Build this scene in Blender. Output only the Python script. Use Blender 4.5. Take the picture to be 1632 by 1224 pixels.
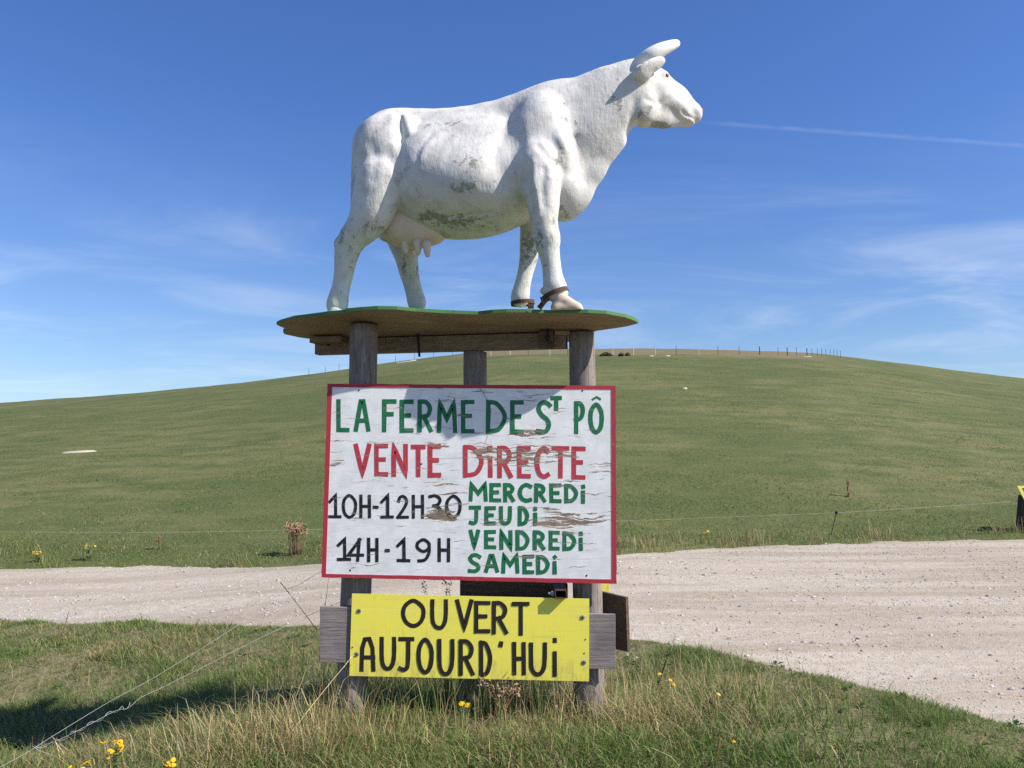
import bpy, bmesh, math, random
import numpy as np
from mathutils import Vector, Matrix, noise as mnoise

for o in list(bpy.data.objects):
    bpy.data.objects.remove(o, do_unlink=True)
S = bpy.context.scene
COL = S.collection
random.seed(7)
RNG = np.random.default_rng(11)

# ------------------------------------------------------------------ camera
F = 1340.0                 # focal length in photo pixels (photo is 1632 x 1224)
CAM_H = 1.65
PITCH = math.radians(5.25)
cam_d = bpy.data.cameras.new('camera')
cam = bpy.data.objects.new('camera', cam_d)
COL.objects.link(cam)
cam_d.sensor_width = 36.0
cam_d.lens = F / 1632 * 36.0
cam_d.clip_start = 0.05
cam_d.clip_end = 20000
cam.location = (0, 0, CAM_H)
cam.rotation_euler = (math.pi / 2 + PITCH, 0, 0)
S.camera = cam

# ------------------------------------------------------------------ light
SUN = Vector((0.735, -0.265, 0.715)).normalized()
sun_d = bpy.data.lights.new('sun', 'SUN')
sun_d.energy = 5.0
sun_d.angle = math.radians(0.53)
sun_d.color = (1.0, 0.945, 0.87)
sun = bpy.data.objects.new('sun', sun_d)
COL.objects.link(sun)
sun.rotation_euler = SUN.to_track_quat('Z', 'Y').to_euler()
sun.location = (20, -10, 30)

W = bpy.data.worlds.new('World')
S.world = W
W.use_nodes = True
wn, wl = W.node_tree.nodes, W.node_tree.links
wn.clear()


def wnode(t, **kw):
    n = wn.new(t)
    for k, v in kw.items():
        setattr(n, k, v)
    return n


def direction(px, py):
    x, y = (px - 816) / F, -(py - 612) / F
    c, s = math.cos(PITCH), math.sin(PITCH)
    return Vector((x, c - y * s, s + y * c))


sky = wnode('ShaderNodeTexSky', sky_type='NISHITA')
sky.sun_disc = False
sky.sun_elevation = math.asin(SUN.z)
sky.sun_rotation = math.atan2(SUN.x, SUN.y)
sky.altitude = 50
sky.air_density = 1.0
sky.dust_density = 0.45
sky.ozone_density = 3.5
bg = wnode('ShaderNodeBackground')
bg.inputs['Strength'].default_value = 0.088
wout = wnode('ShaderNodeOutputWorld')
tc = wnode('ShaderNodeTexCoord')
# thin cirrus: project the view direction on a high flat layer
sep = wnode('ShaderNodeSeparateXYZ')
wl.new(tc.outputs['Generated'], sep.inputs[0])


def wmath(op, a, b=None, clamp=False):
    n = wnode('ShaderNodeMath', operation=op)
    n.use_clamp = clamp
    for i, v in enumerate((a, b)):
        if v is None:
            continue
        if isinstance(v, (int, float)):
            n.inputs[i].default_value = v
        else:
            wl.new(v, n.inputs[i])
    return n.outputs[0]


def wsmooth(v, a, b):
    n = wnode('ShaderNodeMapRange', interpolation_type='SMOOTHSTEP')
    n.inputs['From Min'].default_value = a
    n.inputs['From Max'].default_value = b
    wl.new(v, n.inputs['Value'])
    return n.outputs['Result']


zz = wmath('ADD', wmath('MAXIMUM', sep.outputs[2], 0.0), 0.07)
lx = wmath('DIVIDE', sep.outputs[0], zz)
ly = wmath('DIVIDE', sep.outputs[1], zz)
comb = wnode('ShaderNodeCombineXYZ')
wl.new(wmath('MULTIPLY', lx, 0.55), comb.inputs[0])
wl.new(wmath('MULTIPLY', ly, 0.8), comb.inputs[1])
n1 = wnode('ShaderNodeTexNoise')
n1.inputs['Scale'].default_value = 1.35
n1.inputs['Detail'].default_value = 9
n1.inputs['Roughness'].default_value = 0.62
n1.inputs['Distortion'].default_value = 0.9
wl.new(comb.outputs[0], n1.inputs['Vector'])
n2 = wnode('ShaderNodeTexNoise')
n2.inputs['Scale'].default_value = 0.42
n2.inputs['Detail'].default_value = 2
wl.new(comb.outputs[0], n2.inputs['Vector'])
c1 = wsmooth(n1.outputs['Fac'], 0.42, 0.82)
c2 = wsmooth(n2.outputs['Fac'], 0.20, 0.62)
band = wmath('MULTIPLY', wsmooth(sep.outputs[2], 0.0, 0.08), wsmooth(sep.outputs[2], 0.40, 0.14))
cirrus = wmath('MULTIPLY', wmath('MULTIPLY', c1, c2), wmath('MULTIPLY', band, 0.42))
# the aircraft trail: a narrow band along a great circle, fading at its left end
da, db = direction(1120, 195).normalized(), direction(1640, 233).normalized()
nrm = da.cross(db).normalized()
dot = wnode('ShaderNodeVectorMath', operation='DOT_PRODUCT')
wl.new(tc.outputs['Generated'], dot.inputs[0])
dot.inputs[1].default_value = nrm
nz = wnode('ShaderNodeTexNoise')
nz.inputs['Scale'].default_value = 60
wl.new(tc.outputs['Generated'], nz.inputs['Vector'])
off = wmath('ADD', dot.outputs['Value'], wmath('MULTIPLY', wmath('SUBTRACT', nz.outputs['Fac'], 0.5), 0.0022))
trail = wsmooth(wmath('ABSOLUTE', off), 0.0036, 0.0)
trail = wmath('MULTIPLY', trail, wsmooth(sep.outputs[0], da.x - 0.01, da.x + 0.05))
trail = wmath('MULTIPLY', trail, wmath('MULTIPLY', nz.outputs['Fac'], 0.12))
cl = wmath('MAXIMUM', cirrus, trail)
mix = wnode('ShaderNodeMix', data_type='RGBA')
wl.new(cl, mix.inputs['Factor'])
tint = wnode('ShaderNodeMix', data_type='RGBA', blend_type='MULTIPLY')
wl.new(wmath('ADD', 0.30, wmath('MULTIPLY', wsmooth(sep.outputs[2], 0.0, 0.42), 0.70)), tint.inputs['Factor'])
tint.inputs['B'].default_value = (0.58, 0.80, 1.20, 1)
wl.new(sky.outputs[0], tint.inputs['A'])
wl.new(tint.outputs['Result'], mix.inputs['A'])
mix.inputs['B'].default_value = (7.6, 8.0, 8.6, 1)
wl.new(mix.outputs['Result'], bg.inputs['Color'])
wl.new(bg.outputs[0], wout.inputs[0])

S.view_settings.view_transform = 'Standard'
S.view_settings.look = 'None'
S.view_settings.exposure = 0.6
S.view_settings.gamma = 1.0
S.render.engine = 'CYCLES'
S.cycles.use_denoising = False
S.cycles.max_bounces = 6
S.cycles.diffuse_bounces = 3

# ------------------------------------------------------------------ geometry helpers
CP, SP = math.cos(PITCH), math.sin(PITCH)
CAM = Vector((0, 0, CAM_H))


def at_y(px, py, Y):
    """point where the sight line through a photo pixel meets the vertical plane y = Y"""
    d = direction(px, py)
    return CAM + d * (Y / d.y)


def at_z(px, py, z=0.0):
    d = direction(px, py)
    return CAM + d * ((z - CAM_H) / d.z)


def at_plane(px, py, p0, n):
    d = direction(px, py)
    return CAM + d * ((Vector(p0) - CAM).dot(n) / d.dot(n))


def tag(o, label=None, cat=None, group=None, kind=None):
    if label: o['label'] = label
    if cat: o['category'] = cat
    if group: o['group'] = group
    if kind: o['kind'] = kind
    return o


def empty(name, loc, label, cat, group=None):
    o = bpy.data.objects.new(name, None)
    COL.objects.link(o)
    o.empty_display_size = 0.1
    o.location = loc
    return tag(o, label, cat, group)


ROOTLOC = {}


def mesh_obj(name, verts, faces, mats, parent=None, smooth=False, base=None, face_mats=None):
    """one mesh object; vertices are given in world space and stored relative to the thing's base"""
    off = Vector((0, 0, 0))
    p = parent
    while p is not None:
        off += p.location
        p = p.parent
    loc = Vector((0, 0, 0))
    if parent is None and base is not None:
        loc = Vector(base)
    me = bpy.data.meshes.new(name)
    v = np.asarray([tuple(x) for x in verts] if not isinstance(verts, np.ndarray) else verts, dtype=np.float64)
    v = v - np.array(off) - np.array(loc)
    me.from_pydata([tuple(x) for x in v], [], [tuple(int(i) for i in f) for f in faces])
    me.update()
    o = bpy.data.objects.new(name, me)
    COL.objects.link(o)
    o.location = loc
    if parent is not None:
        o.parent = parent
    for m in (mats if isinstance(mats, (list, tuple)) else [mats]):
        me.materials.append(m)
    if face_mats is not None:
        me.polygons.foreach_set('material_index', np.asarray(face_mats, dtype=np.int32))
    if smooth:
        me.polygons.foreach_set('use_smooth', np.ones(len(me.polygons), dtype=bool))
    return o


class MB:
    def __init__(self):
        self.v, self.f = [], []

    def add(self, verts, faces):
        n = len(self.v)
        self.v += [Vector(x) for x in verts]
        self.f += [tuple(i + n for i in f) for f in faces]
        return self

    def box(self, p0, ax, ay, az):
        """box from a corner and three edge vectors, edges lightly worn"""
        p0, ax, ay, az = Vector(p0), Vector(ax), Vector(ay), Vector(az)
        c = [p0 + ax * i + ay * j + az * k for k in (0, 1) for j in (0, 1) for i in (0, 1)]
        fs = [(0, 2, 3, 1), (4, 5, 7, 6), (0, 1, 5, 4), (2, 6, 7, 3), (0, 4, 6, 2), (1, 3, 7, 5)]
        if ax.cross(ay).dot(az) < 0:
            fs = [f[::-1] for f in fs]
        return self.add(c, fs)

    def prism(self, front, depth):
        """closed outline extruded by a vector"""
        n = len(front)
        d = Vector(depth)
        v = [Vector(p) for p in front] + [Vector(p) + d for p in front]
        f = [tuple(range(n)), tuple(range(2 * n - 1, n - 1, -1))]
        for i in range(n):
            j = (i + 1) % n
            f.append((j, i, n + i, n + j))
        return self.add(v, f)

    def tube(self, pts, rad, seg=8, cap=True, squash=1.0):
        pts = [Vector(p) for p in pts]
        if not isinstance(rad, (list, tuple)):
            rad = [rad] * len(pts)
        rings = []
        up = Vector((0.31, 0.17, 0.93))
        for i, p in enumerate(pts):
            t = (pts[min(i + 1, len(pts) - 1)] - pts[max(i - 1, 0)])
            t = t.normalized() if t.length > 1e-9 else Vector((0, 0, 1))
            if abs(t.dot(up)) > 0.93:
                up = Vector((0.9, 0.3, -0.2))
            a = t.cross(up).normalized()
            b = t.cross(a).normalized()
            rings.append([p + a * math.cos(2 * math.pi * k / seg) * rad[i] + b * math.sin(2 * math.pi * k / seg) * rad[i] * squash for k in range(seg)])
        v = [q for r in rings for q in r]
        f = []
        for i in range(len(pts) - 1):
            for k in range(seg):
                k2 = (k + 1) % seg
                f.append((i * seg + k, i * seg + k2, (i + 1) * seg + k2, (i + 1) * seg + k))
        if cap:
            f.append(tuple(range(seg - 1, -1, -1)))
            f.append(tuple((len(pts) - 1) * seg + k for k in range(seg)))
        return self.add(v, f)

    def build(self, name, mats, parent=None, smooth=False, base=None, bevel=0, face_mats=None):
        o = mesh_obj(name, self.v, self.f, mats, parent, smooth, base, face_mats)
        bm = bmesh.new()
        bm.from_mesh(o.data)
        bmesh.ops.recalc_face_normals(bm, faces=bm.faces[:])
        if bevel:
            es = [e for e in bm.edges if len(e.link_faces) == 2 and e.calc_face_angle(0) > 0.6]
            bmesh.ops.bevel(bm, geom=es, offset=bevel, segments=2, affect='EDGES', profile=0.6)
        bm.to_mesh(o.data)
        bm.free()
        return o


def smoothstep(a, b, x):
    t = np.clip((x - a) / (b - a), 0, 1)
    return t * t * (3 - 2 * t)


def vnoise(x, y, seed=0):
    """cheap value noise, vectorised"""
    x = np.asarray(x, float); y = np.asarray(y, float)
    xi, yi = np.floor(x).astype(np.int64), np.floor(y).astype(np.int64)
    xf, yf = x - xi, y - yi
    u, v = xf * xf * (3 - 2 * xf), yf * yf * (3 - 2 * yf)

    def h(i, j):
        n = (i * 374761393 + j * 668265263 + seed * 974711) & 0x7fffffff
        n = ((n ^ (n >> 13)) * 1274126177) & 0x7fffffff
        return ((n ^ (n >> 16)) & 0xffff) / 65535.0
    return (h(xi, yi) * (1 - u) + h(xi + 1, yi) * u) * (1 - v) + (h(xi, yi + 1) * (1 - u) + h(xi + 1, yi + 1) * u) * v


def fbm(x, y, seed=0, oct=4):
    a, s, r = 0.5, 1.0, 0
    for i in range(oct):
        r = r + a * vnoise(np.asarray(x) * s, np.asarray(y) * s, seed + i)
        a *= 0.5; s *= 2.03
    return r


# ------------------------------------------------------------------ material helpers
class NM:
    """small wrapper for building node materials"""
    def __init__(self, name):
        self.m = bpy.data.materials.new(name)
        self.m.use_nodes = True
        self.t = self.m.node_tree
        self.n, self.l = self.t.nodes, self.t.links
        self.b = self.n['Principled BSDF']
        self.b.inputs['Roughness'].default_value = 0.8
        self.b.inputs['Specular IOR Level'].default_value = 0.3
        self._c = None

    def node(self, t, **kw):
        x = self.n.new(t)
        for k, v in kw.items():
            setattr(x, k, v)
        return x

    def put(self, sock, v):
        if isinstance(v, bpy.types.NodeSocket):
            self.l.new(v, sock)
        elif isinstance(v, (tuple, list)) and len(v) == 3 and sock.type == 'RGBA':
            sock.default_value = (*v, 1)
        else:
            sock.default_value = v

    def coord(self, kind='Object'):
        if self._c is None:
            self._c = self.node('ShaderNodeTexCoord')
        return self._c.outputs[kind]

    def pos(self):
        return self.node('ShaderNodeNewGeometry').outputs['Position']

    def mapping(self, vec, scale=(1, 1, 1), rot=(0, 0, 0), loc=(0, 0, 0)):
        x = self.node('ShaderNodeMapping')
        self.l.new(vec, x.inputs['Vector'])
        x.inputs['Scale'].default_value = scale
        x.inputs['Rotation'].default_value = rot
        x.inputs['Location'].default_value = loc
        return x.outputs[0]

    def noise(self, vec, scale, detail=4, rough=0.55, dist=0.0):
        x = self.node('ShaderNodeTexNoise')
        self.l.new(vec, x.inputs['Vector'])
        x.inputs['Scale'].default_value = scale
        x.inputs['Detail'].default_value = detail
        x.inputs['Roughness'].default_value = rough
        x.inputs['Distortion'].default_value = dist
        return x.outputs['Fac']

    def voronoi(self, vec, scale, out='Distance', feature='F1'):
        x = self.node('ShaderNodeTexVoronoi', feature=feature)
        self.l.new(vec, x.inputs['Vector'])
        x.inputs['Scale'].default_value = scale
        return x.outputs[out]

    def ramp(self, v, a, b, lo=0.0, hi=1.0):
        x = self.node('ShaderNodeMapRange', interpolation_type='SMOOTHSTEP')
        self.put(x.inputs['Value'], v)
        x.inputs['From Min'].default_value = a
        x.inputs['From Max'].default_value = b
        x.inputs['To Min'].default_value = lo
        x.inputs['To Max'].default_value = hi
        return x.outputs['Result']

    def math(self, op, a, b=0.0, clamp=False):
        x = self.node('ShaderNodeMath', operation=op)
        x.use_clamp = clamp
        self.put(x.inputs[0], a)
        self.put(x.inputs[1], b)
        return x.outputs[0]

    def mix(self, f, a, b, mode='MIX'):
        x = self.node('ShaderNodeMix', data_type='RGBA', blend_type=mode)
        self.put(x.inputs['Factor'], f)
        self.put(x.inputs['A'], a)
        self.put(x.inputs['B'], b)
        return x.outputs['Result']

    def sep(self, v):
        x = self.node('ShaderNodeSeparateXYZ')
        self.l.new(v, x.inputs[0])
        return x.outputs

    def color(self, c):
        self.put(self.b.inputs['Base Color'], c)

    def rough(self, r):
        self.put(self.b.inputs['Roughness'], r)

    def bump(self, h, strength=0.3, dist=0.01, prev=None):
        x = self.node('ShaderNodeBump')
        x.inputs['Strength'].default_value = strength
        x.inputs['Distance'].default_value = dist
        self.put(x.inputs['Height'], h)
        if prev is not None:
            self.l.new(prev, x.inputs['Normal'])
        self.l.new(x.outputs[0], self.b.inputs['Normal'])
        return x.outputs[0]


def mat_plain(name, col, rough=0.7, metal=0.0, var=0.15, scale=25):
    k = NM(name)
    n = k.noise(k.coord(), scale, 4)
    k.color(k.mix(n, tuple(c * (1 - var) for c in col), tuple(min(1, c * (1 + var)) for c in col)))
    k.rough(rough)
    k.b.inputs['Metallic'].default_value = metal
    k.bump(n, 0.15, 0.004)
    return k.m


# ------------------------------------------------------------------ terrain
UP = [(-900, 911), (-400, 908), (0, 905), (250, 903), (510, 899), (760, 892), (985, 884), (1200, 872), (1400, 864), (1632, 859), (2000, 852), (2600, 846)]
LO = [(-900, 985), (-400, 988), (0, 990), (250, 994), (500, 998), (760, 1003), (1020, 1015), (1110, 1032), (1200, 1051), (1300, 1074), (1400, 1099), (1520, 1131), (1632, 1160), (1780, 1205)]


def tilt(x, y):
    """the track and verge fall away to the left"""
    d = np.maximum(0, -1.0 - np.asarray(x, float))
    return -0.60 * (1 - np.exp(-(d / 4.6) ** 1.3)) * smoothstep(20.0, 15.0, np.asarray(y, float)) * smoothstep(4.2, 5.6, np.asarray(y, float))


def on_tilt(px, py):
    z = 0.0
    for _ in range(25):
        q = at_z(px, py, z)
        z = .5 * z + .5 * float(tilt(q.x, q.y))
    return (q.x, q.y)


UPW = np.array([on_tilt(*p) for p in UP])
LOW = np.array([on_tilt(*p) for p in LO] + [(4.1, 3.2), (5.2, 0.0), (6.4, -6.0)])
SKY = [(-1400, 690), (-700, 668), (-300, 654), (0, 643), (250, 625), (400, 609), (500, 597.5), (640, 575.5), (757, 562.5), (830, 558.3), (905, 556.5), (1000, 556), (1100, 557), (1200, 559), (1280, 562.5), (1340, 568.5), (1420, 577.5), (1500, 588), (1632, 604.5), (1900, 633), (2400, 668), (3200, 690)]
SKU = np.array([(p[0] - 816) / F / CP for p in SKY])
SKE = np.array([direction(*p).z / direction(*p).y for p in SKY])
SKU = np.array([direction(*p).x / direction(*p).y for p in SKY])
Y0, YC = 19.0, 190.0
_s = np.linspace(0.02, 1.0, 300)
_f = 1 - (1 - _s) ** 1.55
_y = Y0 + _s * (YC - Y0)
_us = np.linspace(-2.2, 2.2, 441)
_E = np.interp(_us, SKU, SKE)
_ker = np.hanning(9); _ker /= _ker.sum()
_E = np.convolve(np.pad(_E, 4, mode='edge'), _ker, mode='valid')
_zc = np.array([np.min((e * _y + CAM_H) / _f) for e in _E])


def y_low(x): return np.interp(x, LOW[:, 0], LOW[:, 1])
def y_up(x): return np.interp(x, UPW[:, 0], UPW[:, 1])


def edge_wob(x, s):
    return (fbm(x * 1.7, x * 0 + s, 5, 5) - 0.47) * 0.48


def road_sd(x, y):
    """> 0 inside the track; roughly metres from its nearer edge"""
    lo = (y - y_low(x)) * np.where(x > 1.0, 0.62, 0.98) + edge_wob(x * 1.5 + y, 3)
    up = y_up(x) - y + edge_wob(x, 9)
    return np.minimum(lo, up)


def height(x, y):
    x = np.asarray(x, float); y = np.asarray(y, float)
    yy = np.maximum(y, 1.0)
    zc = np.interp(x / yy, _us, _zc)
    s = (y - Y0) / (YC - Y0)
    sc = np.clip(s, 0, 1)
    f = np.where(s <= 1, 1 - (1 - sc) ** 1.55, 1 - 0.55 * np.clip(s - 1, 0, 30) ** 2)
    f = np.maximum(f, -0.25)
    hill = np.where(s > 0, zc * f, 0.0)
    hill = hill + np.where(s > 0, (fbm(x / 6.0, y / 6.0, 3, 3) - 0.45) * 0.35 * np.clip(s * 8, 0, 1), 0)
    sd = road_sd(x, y)
    near = 0.05 * smoothstep(0.0, -0.25, sd) - 0.035 * smoothstep(-0.02, 0.15, sd)
    rough = (fbm(x * 2.2, y * 2.2, 21, 4) - 0.47) * 0.09 * smoothstep(0, -0.4, sd) * (y < 30)
    dip = -0.22 * smoothstep(-1.5, -3.6, x) * smoothstep(8.6, 6.9, y) * smoothstep(4.5, 5.5, y) + tilt(x, y)
    mound = 0.02 * np.exp(-(((x + 0.2) / 1.6) ** 2 + ((y - 5.2) / 0.6) ** 2))
    right = 0.05 * smoothstep(0.8, 1.6, x) * smoothstep(0, -0.5, sd) * (y < 9)
    return hill + near + rough + dip + mound + right


def on_ground(px, py):
    d = direction(px, py)
    d = d / d.y
    ys = np.concatenate([np.linspace(2, 30, 1500), np.linspace(30, 400, 4000)])
    g = CAM_H + d.z * ys - height(d.x * ys, ys)
    i = np.argmax(g < 0) if (g < 0).any() else int(np.argmin(np.where(ys < YC + 20, g, 1e9)))
    y = ys[i]
    return Vector((d.x * y, y, float(height(d.x * y, y))))


def ground_at(x, y):
    return Vector((x, y, float(height(x, y))))


FENCE_Y = on_ground(1044, 565.5).y
print('FENCE_Y', FENCE_Y)
# ground material: verge, pasture and the dry land past the far fence
k = NM('ground')
P = k.pos()
xyz = k.sep(P)
nA = k.noise(P, 0.09, 5, 0.6)
nB = k.noise(k.mapping(P, (0.8, 1.6, 1.0)), 0.55, 6, 0.7)
nC = k.noise(P, 7.0, 5, 0.65)
nD = k.noise(P, 45.0, 3, 0.6)
past = k.mix(k.ramp(nA, 0.40, 0.60), (0.092, 0.105, 0.030), (0.138, 0.136, 0.046))
past = k.mix(k.ramp(nB, 0.42, 0.64), past, (0.074, 0.094, 0.025))
past = k.mix(k.math('MULTIPLY', k.ramp(nB, 0.44, 0.28), 0.5), past, (0.175, 0.155, 0.07))
nS = k.noise(k.mapping(P, (0.30, 0.9, 1.0)), 0.42, 6, 0.72, 0.3)
past = k.mix(k.math('MULTIPLY', k.ramp(nS, 0.54, 0.66), 0.45), past, (0.062, 0.078, 0.022))
past = k.mix(k.math('MULTIPLY', k.ramp(nC, 0.5, 0.70), 0.40), past, (0.060, 0.072, 0.022))
verge = k.mix(k.ramp(nC, 0.35, 0.62), (0.10, 0.115, 0.035), (0.20, 0.165, 0.085))
verge = k.mix(k.ramp(nD, 0.5, 0.7), verge, (0.06, 0.065, 0.022))
far = k.mix(k.ramp(nB, 0.35, 0.65), (0.20, 0.15, 0.085), (0.155, 0.125, 0.062))
c = k.mix(k.ramp(xyz[1], 10.5, 13.0), verge, past)
fm = k.ramp(k.math('ADD', xyz[1], k.math('MULTIPLY', nA, 4.0)), FENCE_Y + 1.0, FENCE_Y + 4.0)
uu = k.math('DIVIDE', xyz[0], k.math('MAXIMUM', xyz[1], 1.0))
fm = k.math('MULTIPLY', fm, k.math('MULTIPLY', k.ramp(uu, -.10, .0), k.ramp(uu, .40, .33)))
c = k.mix(k.math('MULTIPLY', fm, .8), c, far)
k.color(c)
k.rough(0.95)
b0 = k.bump(k.math('ADD', nC, k.math('MULTIPLY', nB, 1.2)), 0.7, 0.10)
M_GROUND = k.m

# sheet: a fan that gets coarser with distance, out to the horizon
rows = np.concatenate([np.linspace(-6, 3, 30), np.arange(3.06, 9.5, 0.055), np.arange(9.5, 20, 0.12), np.geomspace(20, 230, 200), np.geomspace(240, 6000, 30)])
us = np.linspace(-1.75, 1.75, 281)
gx = np.outer(rows + 8.0, us)
gy = np.outer(rows, np.ones_like(us))
gz = height(gx, gy)
gz = np.where(gy > 700, np.minimum(gz, -4.0), gz)
nr, nc = gx.shape
verts = np.stack([gx.ravel(), gy.ravel(), gz.ravel()], 1)
ii = (np.arange(nr - 1)[:, None] * nc + np.arange(nc - 1)[None, :]).ravel()
faces = np.stack([ii, ii + 1, ii + nc + 1, ii + nc], 1)


def grid_obj(name, verts, faces, m, smooth=True, attr=None):
    me = bpy.data.meshes.new(name)
    me.vertices.add(len(verts))
    me.vertices.foreach_set('co', np.asarray(verts, dtype=np.float32).ravel())
    fl = [np.asarray(f, dtype=np.int32) for f in faces] if isinstance(faces, list) else [np.asarray(faces, dtype=np.int32)]
    loops = np.concatenate([f.ravel() for f in fl])
    sizes = np.concatenate([np.full(len(f), f.shape[1], dtype=np.int32) for f in fl])
    me.loops.add(len(loops))
    me.loops.foreach_set('vertex_index', loops)
    me.polygons.add(len(sizes))
    starts = np.concatenate([[0], np.cumsum(sizes)[:-1]]).astype(np.int32)
    me.polygons.foreach_set('loop_start', starts)
    me.polygons.foreach_set('loop_total', sizes)
    me.polygons.foreach_set('use_smooth', np.full(len(sizes), smooth, dtype=bool))
    me.update(calc_edges=True)
    me.validate()
    if attr is not None:
        a = me.color_attributes.new('tint', 'FLOAT_COLOR', 'POINT')
        a.data.foreach_set('color', np.concatenate([attr, np.ones((len(attr), 1))], 1).astype(np.float32).ravel())
    me.materials.append(m)
    o = bpy.data.objects.new(name, me)
    COL.objects.link(o)
    return o


ground = grid_obj('ground', verts, faces, M_GROUND)
tag(ground, 'green pasture rising to a rounded hill behind the gravel track', 'ground', kind='structure')

# track: its own sheet with ruts and a pebbly surface
k = NM('gravel_track')
P = k.pos()
a1 = k.noise(k.mapping(P, (0.16, 1.0, 1)), 1.15, 7, 0.62)
a2 = k.noise(P, 9, 6, 0.65)
a3 = k.noise(P, 75, 3, 0.6)
vo = k.voronoi(P, 34)
vc = k.voronoi(P, 34, 'Color')
cc = k.mix(k.ramp(a1, 0.40, 0.60), (0.322, 0.268, 0.195), (0.455, 0.408, 0.335))
cc = k.mix(k.ramp(a2, 0.40, 0.66), cc, (0.415, 0.335, 0.242))
cc = k.mix(k.math('MULTIPLY', k.ramp(a3, 0.55, 0.75), 0.4), cc, (0.17, 0.15, 0.13))
peb = k.ramp(vo, 0.34, 0.20)
pm = k.math('MULTIPLY', peb, k.ramp(a2, 0.44, 0.56))
cc = k.mix(k.math('MULTIPLY', pm, 0.55), cc, k.mix(k.sep(vc)[0], (0.30, 0.28, 0.27), (0.62, 0.58, 0.53)))
k.color(cc)
k.rough(0.95)
hb = k.math('ADD', k.math('MULTIPLY', pm, 0.8), k.math('ADD', k.math('MULTIPLY', a3, 0.5), a2))
k.bump(hb, 0.7, 0.02)
M_TRACK = k.m
xs = np.concatenate([np.linspace(-28, -8, 60), np.linspace(-7.95, 8, 330), np.linspace(8.1, 40, 80)])
tv = np.linspace(0, 1, 120)
lo_, up_ = y_low(xs) - 0.25, y_up(xs) + 0.25
tx = np.repeat(xs[:, None], len(tv), 1)
ty = lo_[:, None] * (1 - tv) + up_[:, None] * tv
tz = tilt(tx, ty) + 0.004 + (fbm(tx * 0.5, ty * 1.6, 40, 3) - 0.45) * 0.05 + (fbm(tx * 4, ty * 4, 43, 3) - 0.45) * 0.018
sdm = road_sd(tx, ty)
tz = np.where(sdm < 0.0, np.minimum(tz, tilt(tx, ty)) - 0.03 + np.clip(sdm, -0.2, 0) * 0.2, tz)
n2_ = len(tv)
ii = (np.arange(len(xs) - 1)[:, None] * n2_ + np.arange(n2_ - 1)[None, :]).ravel()
track = grid_obj('gravel_track', np.stack([tx.ravel(), ty.ravel(), tz.ravel()], 1), np.stack([ii, ii + n2_, ii + n2_ + 1, ii + 1], 1), M_TRACK)
tag(track, 'pale gravel track crossing behind the sign', 'track', kind='structure')


def track_z(x, y):
    return tilt(x, y) + 0.004 + (fbm(x * 0.5, y * 1.6, 40, 3) - 0.45) * 0.05 + (fbm(x * 4, y * 4, 43, 3) - 0.45) * 0.018


# loose stones
phi = (1 + 5 ** .5) / 2
ICO = np.array([(-1, phi, 0), (1, phi, 0), (-1, -phi, 0), (1, -phi, 0), (0, -1, phi), (0, 1, phi), (0, -1, -phi), (0, 1, -phi), (phi, 0, -1), (phi, 0, 1), (-phi, 0, -1), (-phi, 0, 1)]) / 1.9
ICF = np.array([(0, 11, 5), (0, 5, 1), (0, 1, 7), (0, 7, 10), (0, 10, 11), (1, 5, 9), (5, 11, 4), (11, 10, 2), (10, 7, 6), (7, 1, 8), (3, 9, 4), (3, 4, 2), (3, 2, 6), (3, 6, 8), (3, 8, 9), (4, 9, 5), (2, 4, 11), (6, 2, 10), (8, 6, 7), (9, 8, 1)])
k = NM('loose_stone')
at = k.node('ShaderNodeAttribute', attribute_name='tint')
k.color(at.outputs['Color'])
k.rough(0.9)
M_STONE = k.m


def stones():
    n = 60000
    x = RNG.uniform(-11, 11, n); y = RNG.uniform(3.5, 17.5, n)
    w = RNG.uniform(0, 1, n)
    keep = (road_sd(x, y) > RNG.normal(0.02, 0.06, n)) & (fbm(x * 0.6, y * 1.7, 60, 4) + 0.25 * w > 0.52)
    x, y = x[keep], y[keep]
    n = len(x)
    r = np.clip(RNG.lognormal(math.log(0.0050), 0.55, n), 0.0025, 0.026)
    V = ICO[None] * (1 + RNG.uniform(-0.28, 0.28, (n, 12, 1))) * r[:, None, None] * RNG.uniform(0.7, 1.3, (n, 1, 3)) * np.array([1.2, 1, 0.75])
    V = V + np.stack([x, y, track_z(x, y) + r * 0.2], 1)[:, None, :]
    Fc = (ICF[None] + (np.arange(n) * 12)[:, None, None]).reshape(-1, 3)
    g = RNG.beta(2.5, 2.0, n)[:, None]
    c_ = np.array([0.17, 0.155, 0.14]) * (1 - g) + np.array([0.56, 0.52, 0.47]) * g
    c_ = np.repeat(c_, 12, axis=0)
    o = grid_obj('gravel', V.reshape(-1, 3), Fc, M_STONE, smooth=False, attr=c_)
    tag(o, 'loose pale stones scattered over the track', 'gravel', kind='stuff')


stones()

# ------------------------------------------------------------------ grass
k = NM('grass_blade')
at = k.node('ShaderNodeAttribute', attribute_name='tint')
k.color(at.outputs['Color'])
k.rough(0.6)
k.b.inputs['Specular IOR Level'].default_value = 0.25
tr = k.node('ShaderNodeBsdfTranslucent')
k.l.new(at.outputs['Color'], tr.inputs['Color'])
ms = k.node('ShaderNodeMixShader')
ms.inputs[0].default_value = 0.38
k.l.new(k.b.outputs[0], ms.inputs[1])
k.l.new(tr.outputs[0], ms.inputs[2])
k.l.new(ms.outputs[0], k.n['Material Output'].inputs['Surface'])
M_BLADE = k.m

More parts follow.
